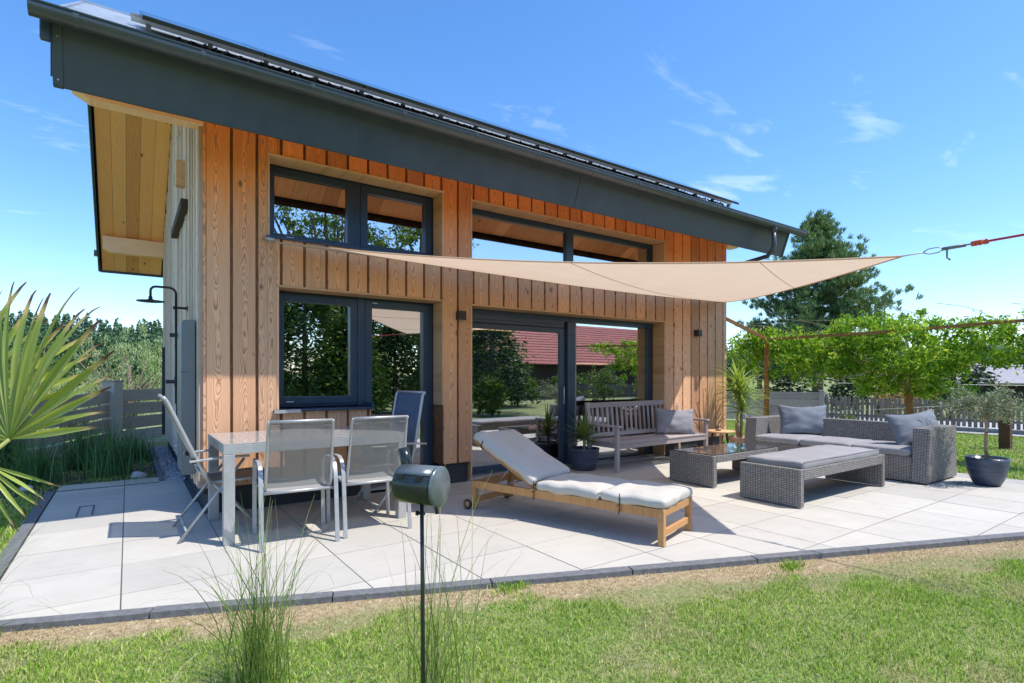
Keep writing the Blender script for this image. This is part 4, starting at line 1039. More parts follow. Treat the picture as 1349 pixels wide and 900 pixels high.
# ---- rattan pieces
def rattan_table(name, label, cat, loc, sx, sy, h, ap, rz=0):
    t = thing(name, label, cat, loc, rz)
    MB().box(0,.07,0,sy,.012,h).build('end_panel', M_rattan, t, .006); MB().box(sx-.07,sx,0,sy,.012,h).build('end_panel', M_rattan, t, .006)
    MB().box(.071,sx-.071,0,.045,h-ap,h-.002).build('apron', M_rattan, t, .005); MB().box(.071,sx-.071,sy-.045,sy,h-ap,h-.002).build('apron', M_rattan, t, .005)
    MB().box(.071,sx-.071,.046,sy-.046,h-.05,h-.03).build('base_board', M_sofaliner, t)
    for x in (.02, sx-.05):
        for y in (.01, sy-.04): MB().box(0,.03,0,.03,0,.0115).build('foot', M_white, t, 0, (x,y,0))
    return t
ct = rattan_table('coffee_table', 'low grey rattan coffee table with a dark reflecting glass top', 'coffee table', (5.80, 4.02, 0), 1.46, .66, .39, .085)
MB().box(.03,1.43,.03,.63,-.004,.006).build('glass_top', M_tableglass, ct, .002, (0,0,.395))
ot = rattan_table('rattan_bench', 'long low grey rattan footstool in front of the rattan sofa', 'footstool', (5.62, 2.88, 0), 2.02, .68, .40, .11)
oc_ = MB().rbox(1.84,.64,.085,.03,12,.016,Matrix.Translation((1.01,.34,.425)),.012,5).build('footstool_cushion', M_greycush)
oc_.location = (5.62, 2.88, 0); tag(oc_, 'thin grey cushion lying on the long rattan footstool', 'cushion')
MB().tube([(.092,.022,.47),(1.93,.022,.47)], .004, 5).build('piping', M_greycush, oc_)

S = thing('rattan_sofa', 'grey rattan sofa with high arms standing at the right edge of the terrace', 'sofa', (8.15, 2.60, 0))
SL, SD = 2.50, 1.0
MB().box(0,SD-.01,.19,SL-.19,.02,.335).build('seat_base', M_rattan, S, .006)
m = MB(); m.prism([(SD-.22,.02),(SD,.02),(SD-.02,.70),(SD-.14,.70)], 0, SL-.38, Matrix(((1,0,0,0),(0,0,1,.19),(0,1,0,0),(0,0,0,1)))); m.build('backrest', M_rattan, S, .008)
for y0 in (0, SL-.189):
    m = MB(); m.prism([(-.012,.02),(SD+.02,.02),(SD-.01,.70),(.075,.70)], 0, .189, Matrix(((1,0,0,0),(0,0,1,y0),(0,1,0,0),(0,0,0,1)))); m.build('armrest', M_rattan, S, .008)
lab = ['right-hand seat cushion of the rattan sofa, in front of the leaning pillow', 'middle seat cushion of the rattan sofa', 'left-hand seat cushion of the rattan sofa, under the upright pillow']
for k in range(3):
    ln_ = (SL-.39)/3
    o = MB().rbox(.80,ln_-.006,.095,.035,10,.012,Matrix.Translation((0,0,0)),.008,k*3.1).build('seat_cushion', M_greycush, None, 0, (8.15+.385, 2.60+.195+ln_*(k+.5), .385)); tag(o, lab[k], 'cushion', 'seat cushions of the rattan sofa')
def pillow(name, label, w_, h_, th, loc, rot, seed=0, group=None, m_=None):
    V = []; F = []; n_ = 18; vid = {}
    for side in (1, -1):
        for j in range(n_+1):
            for i in range(n_+1):
                u, v = i/n_*2-1, j/n_*2-1
                if side < 0 and (i in (0,n_) or j in (0,n_)): vid[(side,i,j)] = vid[(1,i,j)]; continue
                pin = 1 - .10*(1 - abs(u)**1.5)*abs(v)**6 ; pinu = 1 - .07*(1 - abs(v)**1.5)*abs(u)**6
                f_ = ((1-abs(u)**2.4)*(1-abs(v)**2.4))**.55
                rad = math.atan2(v, u); wr_ = .010*math.sin(rad*17 + seed)*(max(abs(u),abs(v))**2)*f_**.5*1.4 + .026*mnoise.noise(Vector((u*2.2+seed, v*2.2, side*3)))
                x = u*w_/2*pinu; z = v*h_/2*pin; y = side*(th/2*f_ + wr_*(1 if f_ > .02 else 0))
                z -= .02*(1-abs(u)**2)*(1 if v > .8 else 0)
                vid[(side,i,j)] = len(V); V.append((x, -y, z))
        for j in range(n_):
            for i in range(n_):
                q_ = (vid[(side,i,j)],vid[(side,i+1,j)],vid[(side,i+1,j+1)],vid[(side,i,j+1)])
                F.append(q_ if side > 0 else tuple(reversed(q_)))
    m = MB(); m.add(V, F, True); o = m.build(name, m_ or M_pillow, None, 0, loc); o.rotation_euler = rot
    tag(o, label, 'pillow', group); return o
pillow('pillow', 'plump slate-grey pillow standing upright at the left end of the rattan sofa', .74, .50, .22, (8.86, 4.50, .665), (R(-14), 0, R(-44)), 1.0, 'slate pillows on the rattan sofa')
pillow('pillow', 'plump slate-grey pillow leaning against the right arm of the rattan sofa', .78, .50, .24, (8.74, 2.93, .65), (R(-22), R(-5), R(-24)), 4.0, 'slate pillows on the rattan sofa')

# ---- silvered wooden bench
bn = thing('garden_bench', 'silvered wooden slatted garden bench standing in front of the glass door', 'bench', (5.62, 5.44, 0), R(1.5))
BL = 2.17; BD = .58
for x in (0, BL-.06): MB().box(0,.06,0,.055,0,.63).build('leg', M_oldwood, bn, .005, (x,0,0))
for x in (0, BL-.06): MB().bar((x+.03,BD-.03,0),(x+.03,BD+.05,.97),.06,.055,(0,1,0)).build('leg', M_oldwood, bn, .005)
for x in (-.01, BL-.075): MB().box(0,.085,-.03,BD+.0,.631,.662).build('armrest', M_oldwood, bn, .008, (x,0,0))
MB().box(.061,BL-.061,.006,.036,.33,.405).build('front_rail', M_oldwood, bn, .004)
MB().box(.061,BL-.061,BD-.03,BD-.0,.33,.405).build('rear_rail', M_oldwood, bn, .004)
for x in (.012, BL-.048): MB().box(0,.036,.056,BD-.06,.34,.405).build('side_rail', M_oldwood, bn, .004, (x,0,0))
for k in range(7): MB().box(.0,BL-.0 if 0 < k else BL-.13,0,.062,.4055,.428).build('seat_slat', M_oldwood, bn, .004, (0 if k else .065, -.006+k*.076, 0))
MB().bar((.06,BD+.045,.925),(BL-.06,BD+.045,.925),.03,.08).build('top_rail', M_oldwood, bn, .004)
MB().bar((.06,BD+.005,.475),(BL-.06,BD+.005,.475),.03,.06).build('lower_rail', M_oldwood, bn, .004)
for k in range(19):
    x = .13 + k*(BL-.26)/18; MB().bar((x,BD+.008,.50),(x,BD+.043,.89),.045,.014,(0,1,0)).build('back_slat', M_oldwood, bn, .002)
pillow('pillow', 'grey square pillow on the wooden bench, half in sun and half in shade', .68, .44, .18, (7.25, 5.74, .64), (R(-16), R(3), R(-26)), 7.0, None, M_greycush_b := fabric('bench_pillow_cloth', (.27,.27,.30)))

# ---- small round table and jar
t = thing('side_table', 'small round wooden stool table between the bench and the terracotta pot', 'side table', (8.14, 5.52, 0))
MB().lathe([(0,0),(.235,0),(.24,.004),(.24,.02),(.235,.024),(0,.024)], 32, (0,0,.43)).build('table_top', M_tablewood, t)
for k in range(3):
    a = R(30+120*k); MB().bar((.12*math.cos(a),.12*math.sin(a),.43),(.20*math.cos(a),.20*math.sin(a),0),.035,.03).build('leg', M_darktimber if k else M_tablewood, t, .004)
t = thing('candle_jar', 'small amber candle jar on the round wooden side table', 'candle jar', (8.07, 5.50, .4545))
MB().lathe([(0,0),(.042,0),(.045,.004),(.045,.055),(.040,.055),(.040,.02),(0,.02)], 20).build('jar', M_candle, t)
MB().lathe([(.046,.058),(.047,.066),(.03,.07),(.0,.07)], 16).tube([(0,0,.068),(.0,0,.09)], .008, 6).build('lid', M_black, t)

# ================================================================ plants
CR = Vector((.8187,-.5743,0)); CF = Vector((.5743,.8187,0)); UP = Vector((0,0,1))
def leafquads(P, size, aspect=.45, D=None, fold=.25, rg=None):
    rg = rng if rg is None else rg; n_ = len(P)
    d = rg.normal(size=(n_,3)) if D is None else D + rg.normal(size=(n_,3))*.45
    d /= np.linalg.norm(d, axis=1, keepdims=True)
    s = np.cross(d, rg.normal(size=(n_,3))); s /= np.linalg.norm(s, axis=1, keepdims=True)+1e-9
    nn = np.cross(d, s); sz = (size*rg.uniform(.6,1.3,n_))[:,None]
    V = np.empty((n_,4,3)); V[:,0] = P - d*sz*.5; V[:,2] = P + d*sz*.5
    V[:,1] = P + s*sz*aspect*.5 + nn*sz*fold*.3; V[:,3] = P - s*sz*aspect*.5 + nn*sz*fold*.3
    return V.reshape(-1,3)
def leaves(name, P, size, m, parent=None, aspect=.45, D=None):
    V = leafquads(np.asarray(P), np.asarray(size) if not np.isscalar(size) else np.full(len(P), size), aspect, D)
    return fromnp(name, V, np.arange(len(V)).reshape(-1,4), m, parent)
def blob(c, r, n_, shell=.55, rg=None):
    rg = rng if rg is None else rg
    d = rg.normal(size=(n_,3)); d /= np.linalg.norm(d, axis=1, keepdims=True)
    rad = (shell + (1-shell)*rg.random(n_))[:,None]**.8
    rough = 1 + .25*np.sin(d[:,:1]*5+c[0]*3)*np.cos(d[:,1:2]*6+c[1]*2)
    return np.array(c) + d*rad*np.array(r)*rough
def clumps(c, r, ncl, per, cr_, rg=None):
    """leaf positions gathered in clumps over an ellipsoid: light and dark gaps"""
    rg = rng if rg is None else rg; cs = blob(c, r, ncl, .35, rg); out = []
    for q_ in cs: out.append(blob(q_, np.array((cr_,cr_,cr_*.75))*rg.uniform(.6,1.3), per, .2, rg))
    return np.concatenate(out), cs
def blades(name, P, h, wd, lean, m, parent=None, attr=None):
    n_ = len(P); a = rng.uniform(0, 2*math.pi, n_); s = np.stack([np.cos(a), np.sin(a), np.zeros(n_)], 1)
    b = rng.uniform(0, 2*math.pi, n_); l = np.stack([np.cos(b), np.sin(b), np.zeros(n_)], 1)*(lean*rng.random(n_))[:,None]
    up = np.array([0,0,1.]); h = h[:,None]; wd = wd[:,None]
    mid = P + up*h*.6 + l*h*.45; tip = P + up*h*(1-lean*.25) + l*h*1.3
    V = np.empty((n_,5,3)); V[:,0] = P - s*wd*.5; V[:,1] = P + s*wd*.5; V[:,2] = mid + s*wd*.4; V[:,3] = mid - s*wd*.4; V[:,4] = tip
    base = (np.arange(n_)*5)[:,None]; F = np.concatenate([base+np.array([0,1,2]), base+np.array([0,2,3]), base+np.array([3,2,4])], 0)
    at = None if attr is None else {k: np.repeat(v, 5) for k, v in attr.items()}
    return fromnp(name, V.reshape(-1,3), F, m, parent, at)
def snoise(x, y, s=1):
    return (np.sin(x*1.7*s+y*.9*s)+np.sin(y*2.3*s-x*.8*s+1.3)+np.sin(x*4.1*s+2.1*y*s+.7)*.6+np.sin(y*5.3*s-3.1*x*s)*.5)/3.1

# ---- lawn in front, with its dry strip along the kerb
def lawn(name, x0, x1, y0, y1, n_, keep, h, wd, lean, label=None):
    x = rng.uniform(x0, x1, n_); y = rng.uniform(y0, y1, n_); k = keep(x, y); x = x[k]; y = y[k]
    dk = (kerbY(x) - y)*.929 - .088
    edge = .24 + .22*snoise(x, y, 2.0) + .14*snoise(x, y, 6) + .05*np.clip(x, 0, 4)
    front = (x < 9) & (dk > -.02)
    dryp = np.clip((edge + .10 - dk)/.14, 0, 1)*front
    patch = np.clip((snoise(x+3, y, 1.9)+.35*snoise(x, y, 9)-.34)*1.6, 0, .6)
    dry = np.clip(np.maximum(dryp, patch) + rng.normal(0, .08, len(x)), 0, 1)
    thin = rng.random(len(x)) > dryp*.38 + patch*.15
    x, y, dry, dryp = x[thin], y[thin], dry[thin], dryp[thin]; n_ = len(x)
    tall = 1 + .45*snoise(x, y, 3.3) 
    hh = rng.uniform(.4, 1.3, n_)*h*tall*(1-.45*dryp); hh = np.clip(hh, .006, None)
    P = np.stack([x, y, np.full(n_, -.036)], 1)
    return tag(blades(name, P, hh, np.full(n_, wd)*rng.uniform(.7,1.2,n_), lean, M_lawn, None, {'dry': dry}), label, 'grass', kind='stuff')
def in_front(x, y):
    d = .5743*x + .8187*y; l = .8187*x - .5743*y
    return (y < kerbY(x) - .10) & (x > -2.6) & (d > 2.0) & (np.abs(l) < d*1.08)
lawn('lawn_grass', -2.6, 8.2, -.6, 5.2, 760000, in_front, .030, .0038, .95, 'mown green lawn with dry patches in the foreground below the terrace kerb')
def in_right(x, y): 
    d = .5743*x + .8187*y; l = .8187*x - .5743*y
    return (x > XE + .42) & (x < 16.9) & (l < d*1.05) & (d > 4) & ((y < 5.8) | (x > 9.9))
lawn('lawn_grass', 9.6, 16.9, -.5, 11.5, 90000, in_right, .045, .013, .7, 'sunlit lawn between the sofa and the picket fence')
def in_left(x, y): return ((x < -.82) & (y < 8.6)) | ((y > 8.42) & (x < .3))
lawn('lawn_grass', -4.5, .3, 4.3, 12.2, 60000, in_left, .055, .009, .8, 'shaded grass left of the terrace beside the kerb')
n_ = 30000; x = rng.uniform(-2.4, 7.5, n_); y = rng.uniform(-.6, 5, n_); k = in_front(x, y) & ((kerbY(x)-y) > .42 + .2*snoise(x,y,2)) & (snoise(x*1.3+5, y, 2.1) > -.05); x = x[k]; y = y[k]
P = np.stack([x, y, rng.uniform(-.03,-.012,len(x))], 1); D_ = rng.normal(size=(len(P),3))*np.array([1,1,.15])*2
M_clover = leafmat('clover_leaf', [(0,(.10,.26,.03)),(.6,(.20,.40,.05)),(1,(.38,.52,.12))], .3)
o = leaves('clover', P, .013, M_clover, None, .85, D_); tag(o, 'small broad clover leaves mixed into the foreground lawn', 'clover', kind='stuff')
# clods and small stones on the dry strip
m = MB(); rr_ = random.Random(12)
for _ in range(2600):
    x = rr_.uniform(-2.2, 6.5); y = kerbY(x) - .11 - abs(rr_.gauss(0, .20)) ; r_ = rr_.uniform(.002,.0065) if rr_.random() < .97 else rr_.uniform(.008,.014)
    a = rr_.uniform(0,6.28); ca, sa = math.cos(a)*r_, math.sin(a)*r_
    m.add([(x+ca,y+sa,-.036),(x-sa,y+ca*.8,-.036),(x-ca,y-sa,-.036),(x+sa,y-ca*.7,-.036),(x,y,-.036+r_*.8)],[(0,1,4),(1,2,4),(2,3,4),(3,0,4)])
M_clod = simple('dry_soil_clod', (.56,.47,.32), .95, 0, .35, 40)
tag(m.build('soil_crumbs', M_clod), 'dry crumbs and small stones on the bare strip along the kerb', 'gravel', kind='stuff')
# weeds at the kerb
for px_, lab in ((2.05,'small green weed tuft at the kerb below the sun lounger foot'),(3.95,'green weed tuft on the dry strip below the rattan footstool')):
    n_ = 260; c = np.array([px_, kerbY(px_) - (.14 if px_ < 3 else .22), -.036]); P = c + rng.normal(size=(n_,3))*np.array([.07,.035,0])
    tag(blades('weed_tuft', P, rng.uniform(.02,.065,n_), np.full(n_,.006), .9, M_lawn, None, {'dry': np.zeros(n_)}), lab, 'weed', 'weed tufts on the dry strip', 'stuff')

# ---- reed-like ornamental grasses
def reeds(name, label, c, n_, L0, L1, spread, m_, wd=.0042, group=None, base=.07, droop=1.0, seed=1, parent=None):
    rg = np.random.default_rng(seed); V = []; F = []; ns = 8
    for k in range(n_):
        a = rg.uniform(0, 2*math.pi); r0 = abs(rg.normal(0, base)); L_k = rg.uniform(L0, L1)*(1 if rg.random() > .25 else .6); th = abs(rg.normal(0, spread))
        d = np.array([math.cos(a), math.sin(a), 0]); p = np.array(c) + np.array([math.cos(a*1.3+k), math.sin(a*1.3+k), 0])*r0; s_ = np.array([-math.sin(a+rg.normal()), math.cos(a+rg.normal()), 0])
        s_ /= np.linalg.norm(s_); o0 = len(V); ang = th*.45
        for j in range(ns+1):
            u = j/ns; w2 = wd*(1-u**1.7)*.5 + .0005; V.append(p - s_*w2); V.append(p + s_*w2)
            ang += th*droop*u*.42; p = p + (d*math.sin(ang) + np.array([0,0,1])*math.cos(ang))*L_k/ns
        F += [(o0+2*j, o0+2*j+1, o0+2*j+3, o0+2*j+2) for j in range(ns)]
    o = fromnp(name, np.array(V), np.array(F), m_, parent)
    if label: tag(o, label, 'ornamental grass', group)
    return o
g_ = 'arching reed grasses in the front lawn'
reeds('ornamental_grass', 'clump of arching ornamental grass in front of the dining chairs', (.47,2.66,-.04), 210, .30, .95, .50, M_reed, .0042, g_, .075, 1.15, 3)
reeds('ornamental_grass', 'sparse clump of thin ornamental grass beside the smoker pole', (1.02,2.0,-.04), 110, .25, 1.05, .36, M_reed, .0036, g_, .08, .8, 5)
reeds('ornamental_grass', 'ornamental grass arching into view at the left edge of the lawn', (-.70,3.80,-.04), 120, .4, .85, .80, M_reed, .0040, g_, .07, 1.0, 9)
g_ = 'dark grass clumps in the shaded bed'
for (x, y, s_, lab) in ((-.20,9.35,.85,'large dark grass clump in the bed before the thick fence post'),(-.95,9.2,.75,'dark grass clump in the bed partly hidden by the palm leaf'),(-.55,10.3,.9,'dark grass clump farther back in the bed under the fence'),(-1.75,9.3,.8,'dark grass clump at the left of the bed behind the palm'),(.05,10.9,.55,'small grass tuft at the fence next to the pebble strip'),(-1.5,10.8,.8,'dark grass clump at the foot of the left fence boards')):
    reeds('grass_clump', lab, (x,y,-.03), 420, .4*s_, 1.05*s_, .42, M_darkgrass, .010, g_, .16, 1.1, int((x+9)*100))
for (x, y, r, lab) in ((.12,9.05,.10,'brownish rock lying at the right end of the planted bed'),(-.05,11.3,.16,'rounded pale rock behind the dark grass at the fence'),(-1.0,8.75,.07,'small stone at the kerb in the planted bed')):
    m = MB(); bm_ = bmesh.new(); bmesh.ops.create_icosphere(bm_, subdivisions=3, radius=r)
    for v in bm_.verts: v.co *= 1 + .35*mnoise.noise(v.co*9 + Vector((x,y,0))); v.co.z *= .6
    m.add([v.co[:] for v in bm_.verts], [tuple(v.index for v in f.verts) for f in bm_.faces], True); bm_.free()
    tag(m.build('rock', M_stone, None, 0, (x,y,.01)), lab, 'rock')

# ---- fan palm at the left edge
lf = []
for var in range(3):
    V = []; F = []; prof = [(0,.004,.0),(.12,.016,.001),(.3,.034,.0),(.48,.050,-.002),(.62,.050,-.006),(.75,.038,-.012 - .005*var),(.87,.026,-.022-.009*var),(.96,.016,-.036-.014*var),(1.0,.009,-.045-.02*var)]
    for (yy, wv, zz) in prof: V += [(-wv/2, yy, zz+wv*.30), (0, yy, zz), (wv/2, yy, zz+wv*.30)]
    for j in range(len(prof)-1):
        a = j*3; F += [(a,a+1,a+4,a+3),(a+1,a+2,a+5,a+4)]
    m = MB(); m.add(V, F, True); lf.append(m.mesh('leaflet', M_palm))
palm = thing('fan_palm', 'fan palm with large stiff green leaves and brown tips at the left edge', 'palm', (-1.02, 2.86, -.03))
MB().tube([(0,0,0),(.02,.01,.35),(0,0,.62)], [.10,.085,.07], 14).build('trunk', M_trunk, palm)
def frond(hub, xdir, updir, a0, a1, n_, Lf, seed, cup=.18, lens=None):
    """fan of leaflets: angle measured from xdir towards updir"""
    rg = random.Random(seed); hub = Vector(hub) - palm.location; X = Vector(xdir).normalized(); Y = Vector(updir); Y = (Y - X*Y.dot(X)).normalized(); Z_ = X.cross(Y)
    top = Vector((0,0,.58)); mid = (top + hub)/2 + Vector((0,0,.05)) - Y*.1
    st = MB().tube([top, mid, hub], [.013,.010,.008], 8).build('leaf_stalk', M_petiole, palm)
    for k in range(n_):
        u = (k + .5)/n_; a = R(a0 + (a1-a0)*u) + rg.uniform(-.015,.015); d = X*math.cos(a) + Y*math.sin(a)
        d = (d + Z_*(cup + rg.uniform(-.04,.04))).normalized(); s_ = d.cross(Z_).normalized(); nn = s_.cross(d)
        roll = rg.uniform(-.35,.35) + (.35 if k % 2 else -.35); s2 = s_*math.cos(roll) + nn*math.sin(roll); n2 = s2.cross(d)
        L_k = Lf*(1 - .16*abs(2*u-1)**2)*rg.uniform(.90,1.06)
        M = Matrix(((s2.x*L_k, d.x*L_k, n2.x*L_k, hub.x),(s2.y*L_k, d.y*L_k, n2.y*L_k, hub.y),(s2.z*L_k, d.z*L_k, n2.z*L_k, hub.z),(0,0,0,1)))
        link('leaflet', lf[rg.randrange(3)], st, 0, None, M @ Matrix.Diagonal((1.08,1,1.1,1)))
H1 = CR*(-2.02) + CF*2.2 + UP*1.10
frond(H1, CR*.97+CF*-.22, UP*.97+CF*.25, 2, 196, 28, .65, 1)
H2 = CR*(-2.62) + CF*2.55 + UP*1.12
frond(H2, CR*.9+CF*.4, UP+CF*.1, 14, 190, 24, .72, 2)
H3 = CR*(-2.03) + CF*2.1 + UP*1.02
frond(H3, CR*.75+CF*-.2+UP*-.62, UP*.6+CR*.75+CF*.4, -38, 30, 7, .30, 3, -.15)
H4 = CR*(-2.22) + CF*2.0 + UP*.92
frond(H4, CR*.35-UP*.90+CF*.1, CR*.8+UP*.5, -40, 30, 7, .24, 4, .1)
H5 = CR*(-2.35) + CF*1.9 + UP*1.30
frond(H5, CR*.93-UP*.33-CF*.15, UP*.9+CR*.3, -7, 7, 2, .50, 5, -.3)

# ---- potted plants
def rosette(c, n_, L0, L1, wd, tmax, seed, ns=6, droop=.5):
    rg = np.random.default_rng(seed); V = []; F = []
    for k in range(n_):
        a = k*2.39996 + rg.normal(0,.15); th = (k/n_)**.62*tmax + rg.normal(0,.06); L_k = rg.uniform(L0, L1); d = np.array([math.cos(a), math.sin(a), 0]); s_ = np.array([-d[1], d[0], 0]); p = np.array(c) + np.array([0,0,.10*(1-k/n_)]); o0 = len(V); ang = th
        for j in range(ns+1):
            u = j/ns; w2 = wd*.5*min(1, (u+.15)*3)*(1-u**2.2) + .0006; fd = np.array([0,0,w2*.5]); V += [p - s_*w2 + fd, p, p + s_*w2 + fd]
            ang += droop*u*.35*math.sin(min(1.5,th+.3)); p = p + (d*math.sin(ang)+np.array([0,0,1])*math.cos(ang))*L_k/ns
        for j in range(ns):
            q_ = o0+3*j; F += [(q_,q_+1,q_+4,q_+3),(q_+1,q_+2,q_+5,q_+4)]
    return np.array(V), np.array(F)
t = thing('potted_yucca', 'young yucca with spiky leaves in a dark blue ribbed pot', 'potted plant', (5.46, 5.95, 0))
MB().lathe([(0,0),(.155,0),(.17,.02),(.195,.12),(.215,.23),(.225,.30),(.228,.315),(.212,.318),(.205,.29),(0,.275)], 36).build('pot', M_pot, t); MB().lathe([(0,.290),(.15,.287),(.204,.283)], 24).build('soil', M_soil, t)
MB().tube([(0,0,.26),(.01,0,.36),(.0,0,.46)], [.026,.022,.02], 10).build('stem', M_stem, t)
V, F = rosette((0,0,.42), 64, .30, .46, .030, 1.75, 11, droop=.25); fromnp('leaves', V, F, M_yucca, t)
t = thing('potted_dracaena', 'two-stemmed dragon tree with yellow-green leaves in a terracotta pot', 'potted plant', (8.86, 5.62, 0))
MB().lathe([(0,0),(.11,0),(.155,.24),(.178,.24),(.182,.30),(.165,.305),(.16,.28),(0,.27)], 32).build('pot', M_terra, t)
tr1 = MB().tube([(-.03,0,.25),(-.05,.02,.5),(-.01,0,.78),(.02,0,.98)], [.032,.028,.024,.02], 10).tube([(.05,.01,.25),(.045,-.01,.5),(.06,0,.70)], [.03,.026,.022], 10).build('stem', M_stem, t)
for c, n_, sd in (((.02,0,1.0),60,21),((.06,-.01,.72),60,22),((.0,.02,1.16),44,23)):
    if sd == 23: MB().tube([(.02,0,.98),(0,.02,1.16)], .017, 8).build('stem', M_stem, t)
    V, F = rosette(c, n_, .42, .62, .034, 1.75, sd, droop=.75); fromnp('leaves', V, F, M_drac, t)
t = thing('potted_olive', 'small olive tree with silvery leaves in a wide blue ribbed pot', 'potted tree', (8.80, 2.19, 0))
m = MB(); m.lathe([(0,0),(.115,0),(.135,.012),(.172,.09),(.198,.18),(.213,.27),(.219,.335),(.215,.350),(.202,.347),(.198,.31),(0,.30)], 48); m.build('pot', M_pot, t); MB().lathe([(0,.318),(.15,.314),(.1975,.308)], 24).build('soil', M_soil, t)
tp = [(0,0,.27),(-.012,.01,.5),(-.03,.0,.72),(-.045,.01,.90),(-.05,0,1.1)]
MB().tube(tp, [.022,.019,.017,.014,.008], 10).build('trunk', M_stem, t)
rr_ = random.Random(5); m = MB(); lp = []
for k in range(46):
    a = rr_.uniform(0,6.28); z0 = rr_.uniform(.80,1.08); e = rr_.uniform(-.15,.9); L_k = rr_.uniform(.28,.50)
    p0 = Vector((-.042,0,z0)); p1 = p0 + Vector((math.cos(a)*math.cos(e), math.sin(a)*math.cos(e), math.sin(e)*.85))*L_k
    m.tube([p0, (p0+p1)/2+Vector((0,0,.03)), p1], [.005,.0035,.0015], 5)
    for j in range(62):
        u = rr_.uniform(.25,1.05); q_ = p0*(1-u)+p1*u; lp.append((q_.x+rr_.gauss(0,.03), q_.y+rr_.gauss(0,.03), q_.z+.03*(4*u*(1-u))+rr_.gauss(0,.03)))
m.build('twigs', M_stem, t); leaves('leaves', lp, .060, M_olive, t, .22)
MB().tube([(-.03,0,.66),(-.06,-.02,.66)], .006, 6).build('tie', M_black, t)
# bits lying on the slabs by the sofa
n_ = 90; P = np.array([8.62,2.42,.006]) + rng.normal(size=(n_,3))*np.array([.13,.05,.002])
o = leaves('fallen_leaves', P, .022, M_olive, None, .5); tag(o, 'scatter of small fallen leaves on the slabs beside the sofa arm', 'leaves', kind='stuff')

# ================================================================ pergola and vine
pg = thing('steel_pergola', 'rusty steel pergola with a slender post and thin beams behind the sofa', 'pergola', (10.05, 5.80, 0))
MB().box(-.035,.035,-.035,.035,-.03,2.06).build('post', M_rust, pg, .004)
MB().bar((0,0,2.08),(-.78,.62,2.60),.05,.06).build('beam', M_rust, pg)
MB().bar((0,0,2.08),(.55,-1.7,2.12),.045,.05).bar((.55,-1.7,2.12),(1.15,-3.6,2.22),.045,.05).bar((1.15,-3.6,2.22),(1.6,-6.5,2.34),.045,.05).build('beam', M_rust, pg)
MB().tube([(0,0,1.25),(2.5,-.8,1.22),(4.2,-4.5,1.18)], .004, 4).build('wire', M_white, pg)
MB().tube([(0,0,.9),(-.5,1.5,.9)], .004, 4).tube([(0,0,.62),(3.64,-2.63,.86),(4.2,-4.5,.80)], .004, 4).build('wire', M_white, pg)
vine = thing('climbing_vine', 'bright green climbing vine spreading over the steel pergola behind the sofa', 'vine', (11.15, 3.80, 0))
VO = np.array(vine.location)
MB().tube([(0,0,-.03),(.02,.0,.5),(-.02,.03,.9),(.05,0,1.4)], [.068,.062,.058,.045], 12).build('trunk', M_rust, vine)
mb = MB()
rr_ = random.Random(8)
for k in range(16):
    a = rr_.uniform(0,6.28); e = Vector((-1.0*math.cos(a)*.9, 1.6*math.sin(a), rr_.uniform(1.0,2.3)))
    mb.tube([(0,0,1.1), Vector((e.x*.4, e.y*.4, 1.5)), e], [.03,.018,.006], 6)
for p_ in ([(-.7,1.2,2.0),(-.85,1.9,2.30),(-1.1,2.6,2.42),(-1.1,2.7,2.36)],[(-.3,.6,2.1),(-.7,1.5,2.42),(-1.0,2.1,2.50)],[(.1,-.4,2.1),(.15,-.2,2.40),(.1,.3,2.60)],[(.2,-1.3,2.1),(.25,-.8,2.50),(.2,-.3,2.62)],[(-.2,.2,2.1),(-.6,.9,2.38),(-.8,1.5,2.42)],[(.1,-1.9,2.1),(.15,-1.5,2.46),(.1,-1.3,2.5)]):
    mb.tube(arcpts(p_, .3), .004, 5)
mb.build('branches', M_stem, vine)
groups = [((-.55,1.4,1.75),(.5,.8,.5),60),((-.9,2.5,1.85),(.35,.5,.45),34),((-.1,.2,1.45),(.8,.9,.35),60),((.3,-1.6,1.75),(.4,.7,.4),30),((0,0,1.75),(1.0,1.15,.62),130),((-.35,1.0,1.85),(.6,.7,.50),65),((-.75,1.9,1.95),(.35,.6,.36),34),((-.2,.5,2.25),(.7,.9,.22),36),((.15,-.9,1.85),(.5,.7,.45),48),((.25,-1.7,2.10),(.3,.7,.24),22),((.3,-2.6,2.18),(.2,.7,.18),14),((.2,.5,1.25),(.6,.5,.28),28),((-.9,2.4,2.15),(.3,.5,.25),12),((0,-.3,1.15),(.4,.5,.22),18),((-1.0,1.6,1.55),(.2,.5,.35),10)]
PP = []; rg_ = np.random.default_rng(31)
for c, r, ncl in groups:
    P, cs = clumps(np.array(c), np.array(r), ncl, 56, .17, rg_); PP.append(P)
P = np.concatenate(PP); D = np.tile(np.array([0,0,-.35]), (len(P),1))
leaves('leaves', P, rg_.uniform(.05,.095,len(P)), M_vine, vine, .42, D)
dp_ = thing('timber_post', 'thick dark brown timber post standing alone on the lawn before the picket fence', 'post', (13.75, 3.15, -.04))
MB().box(-.085,.085,-.085,.085,0,1.0).build('post', M_darkpost, dp_, .008)

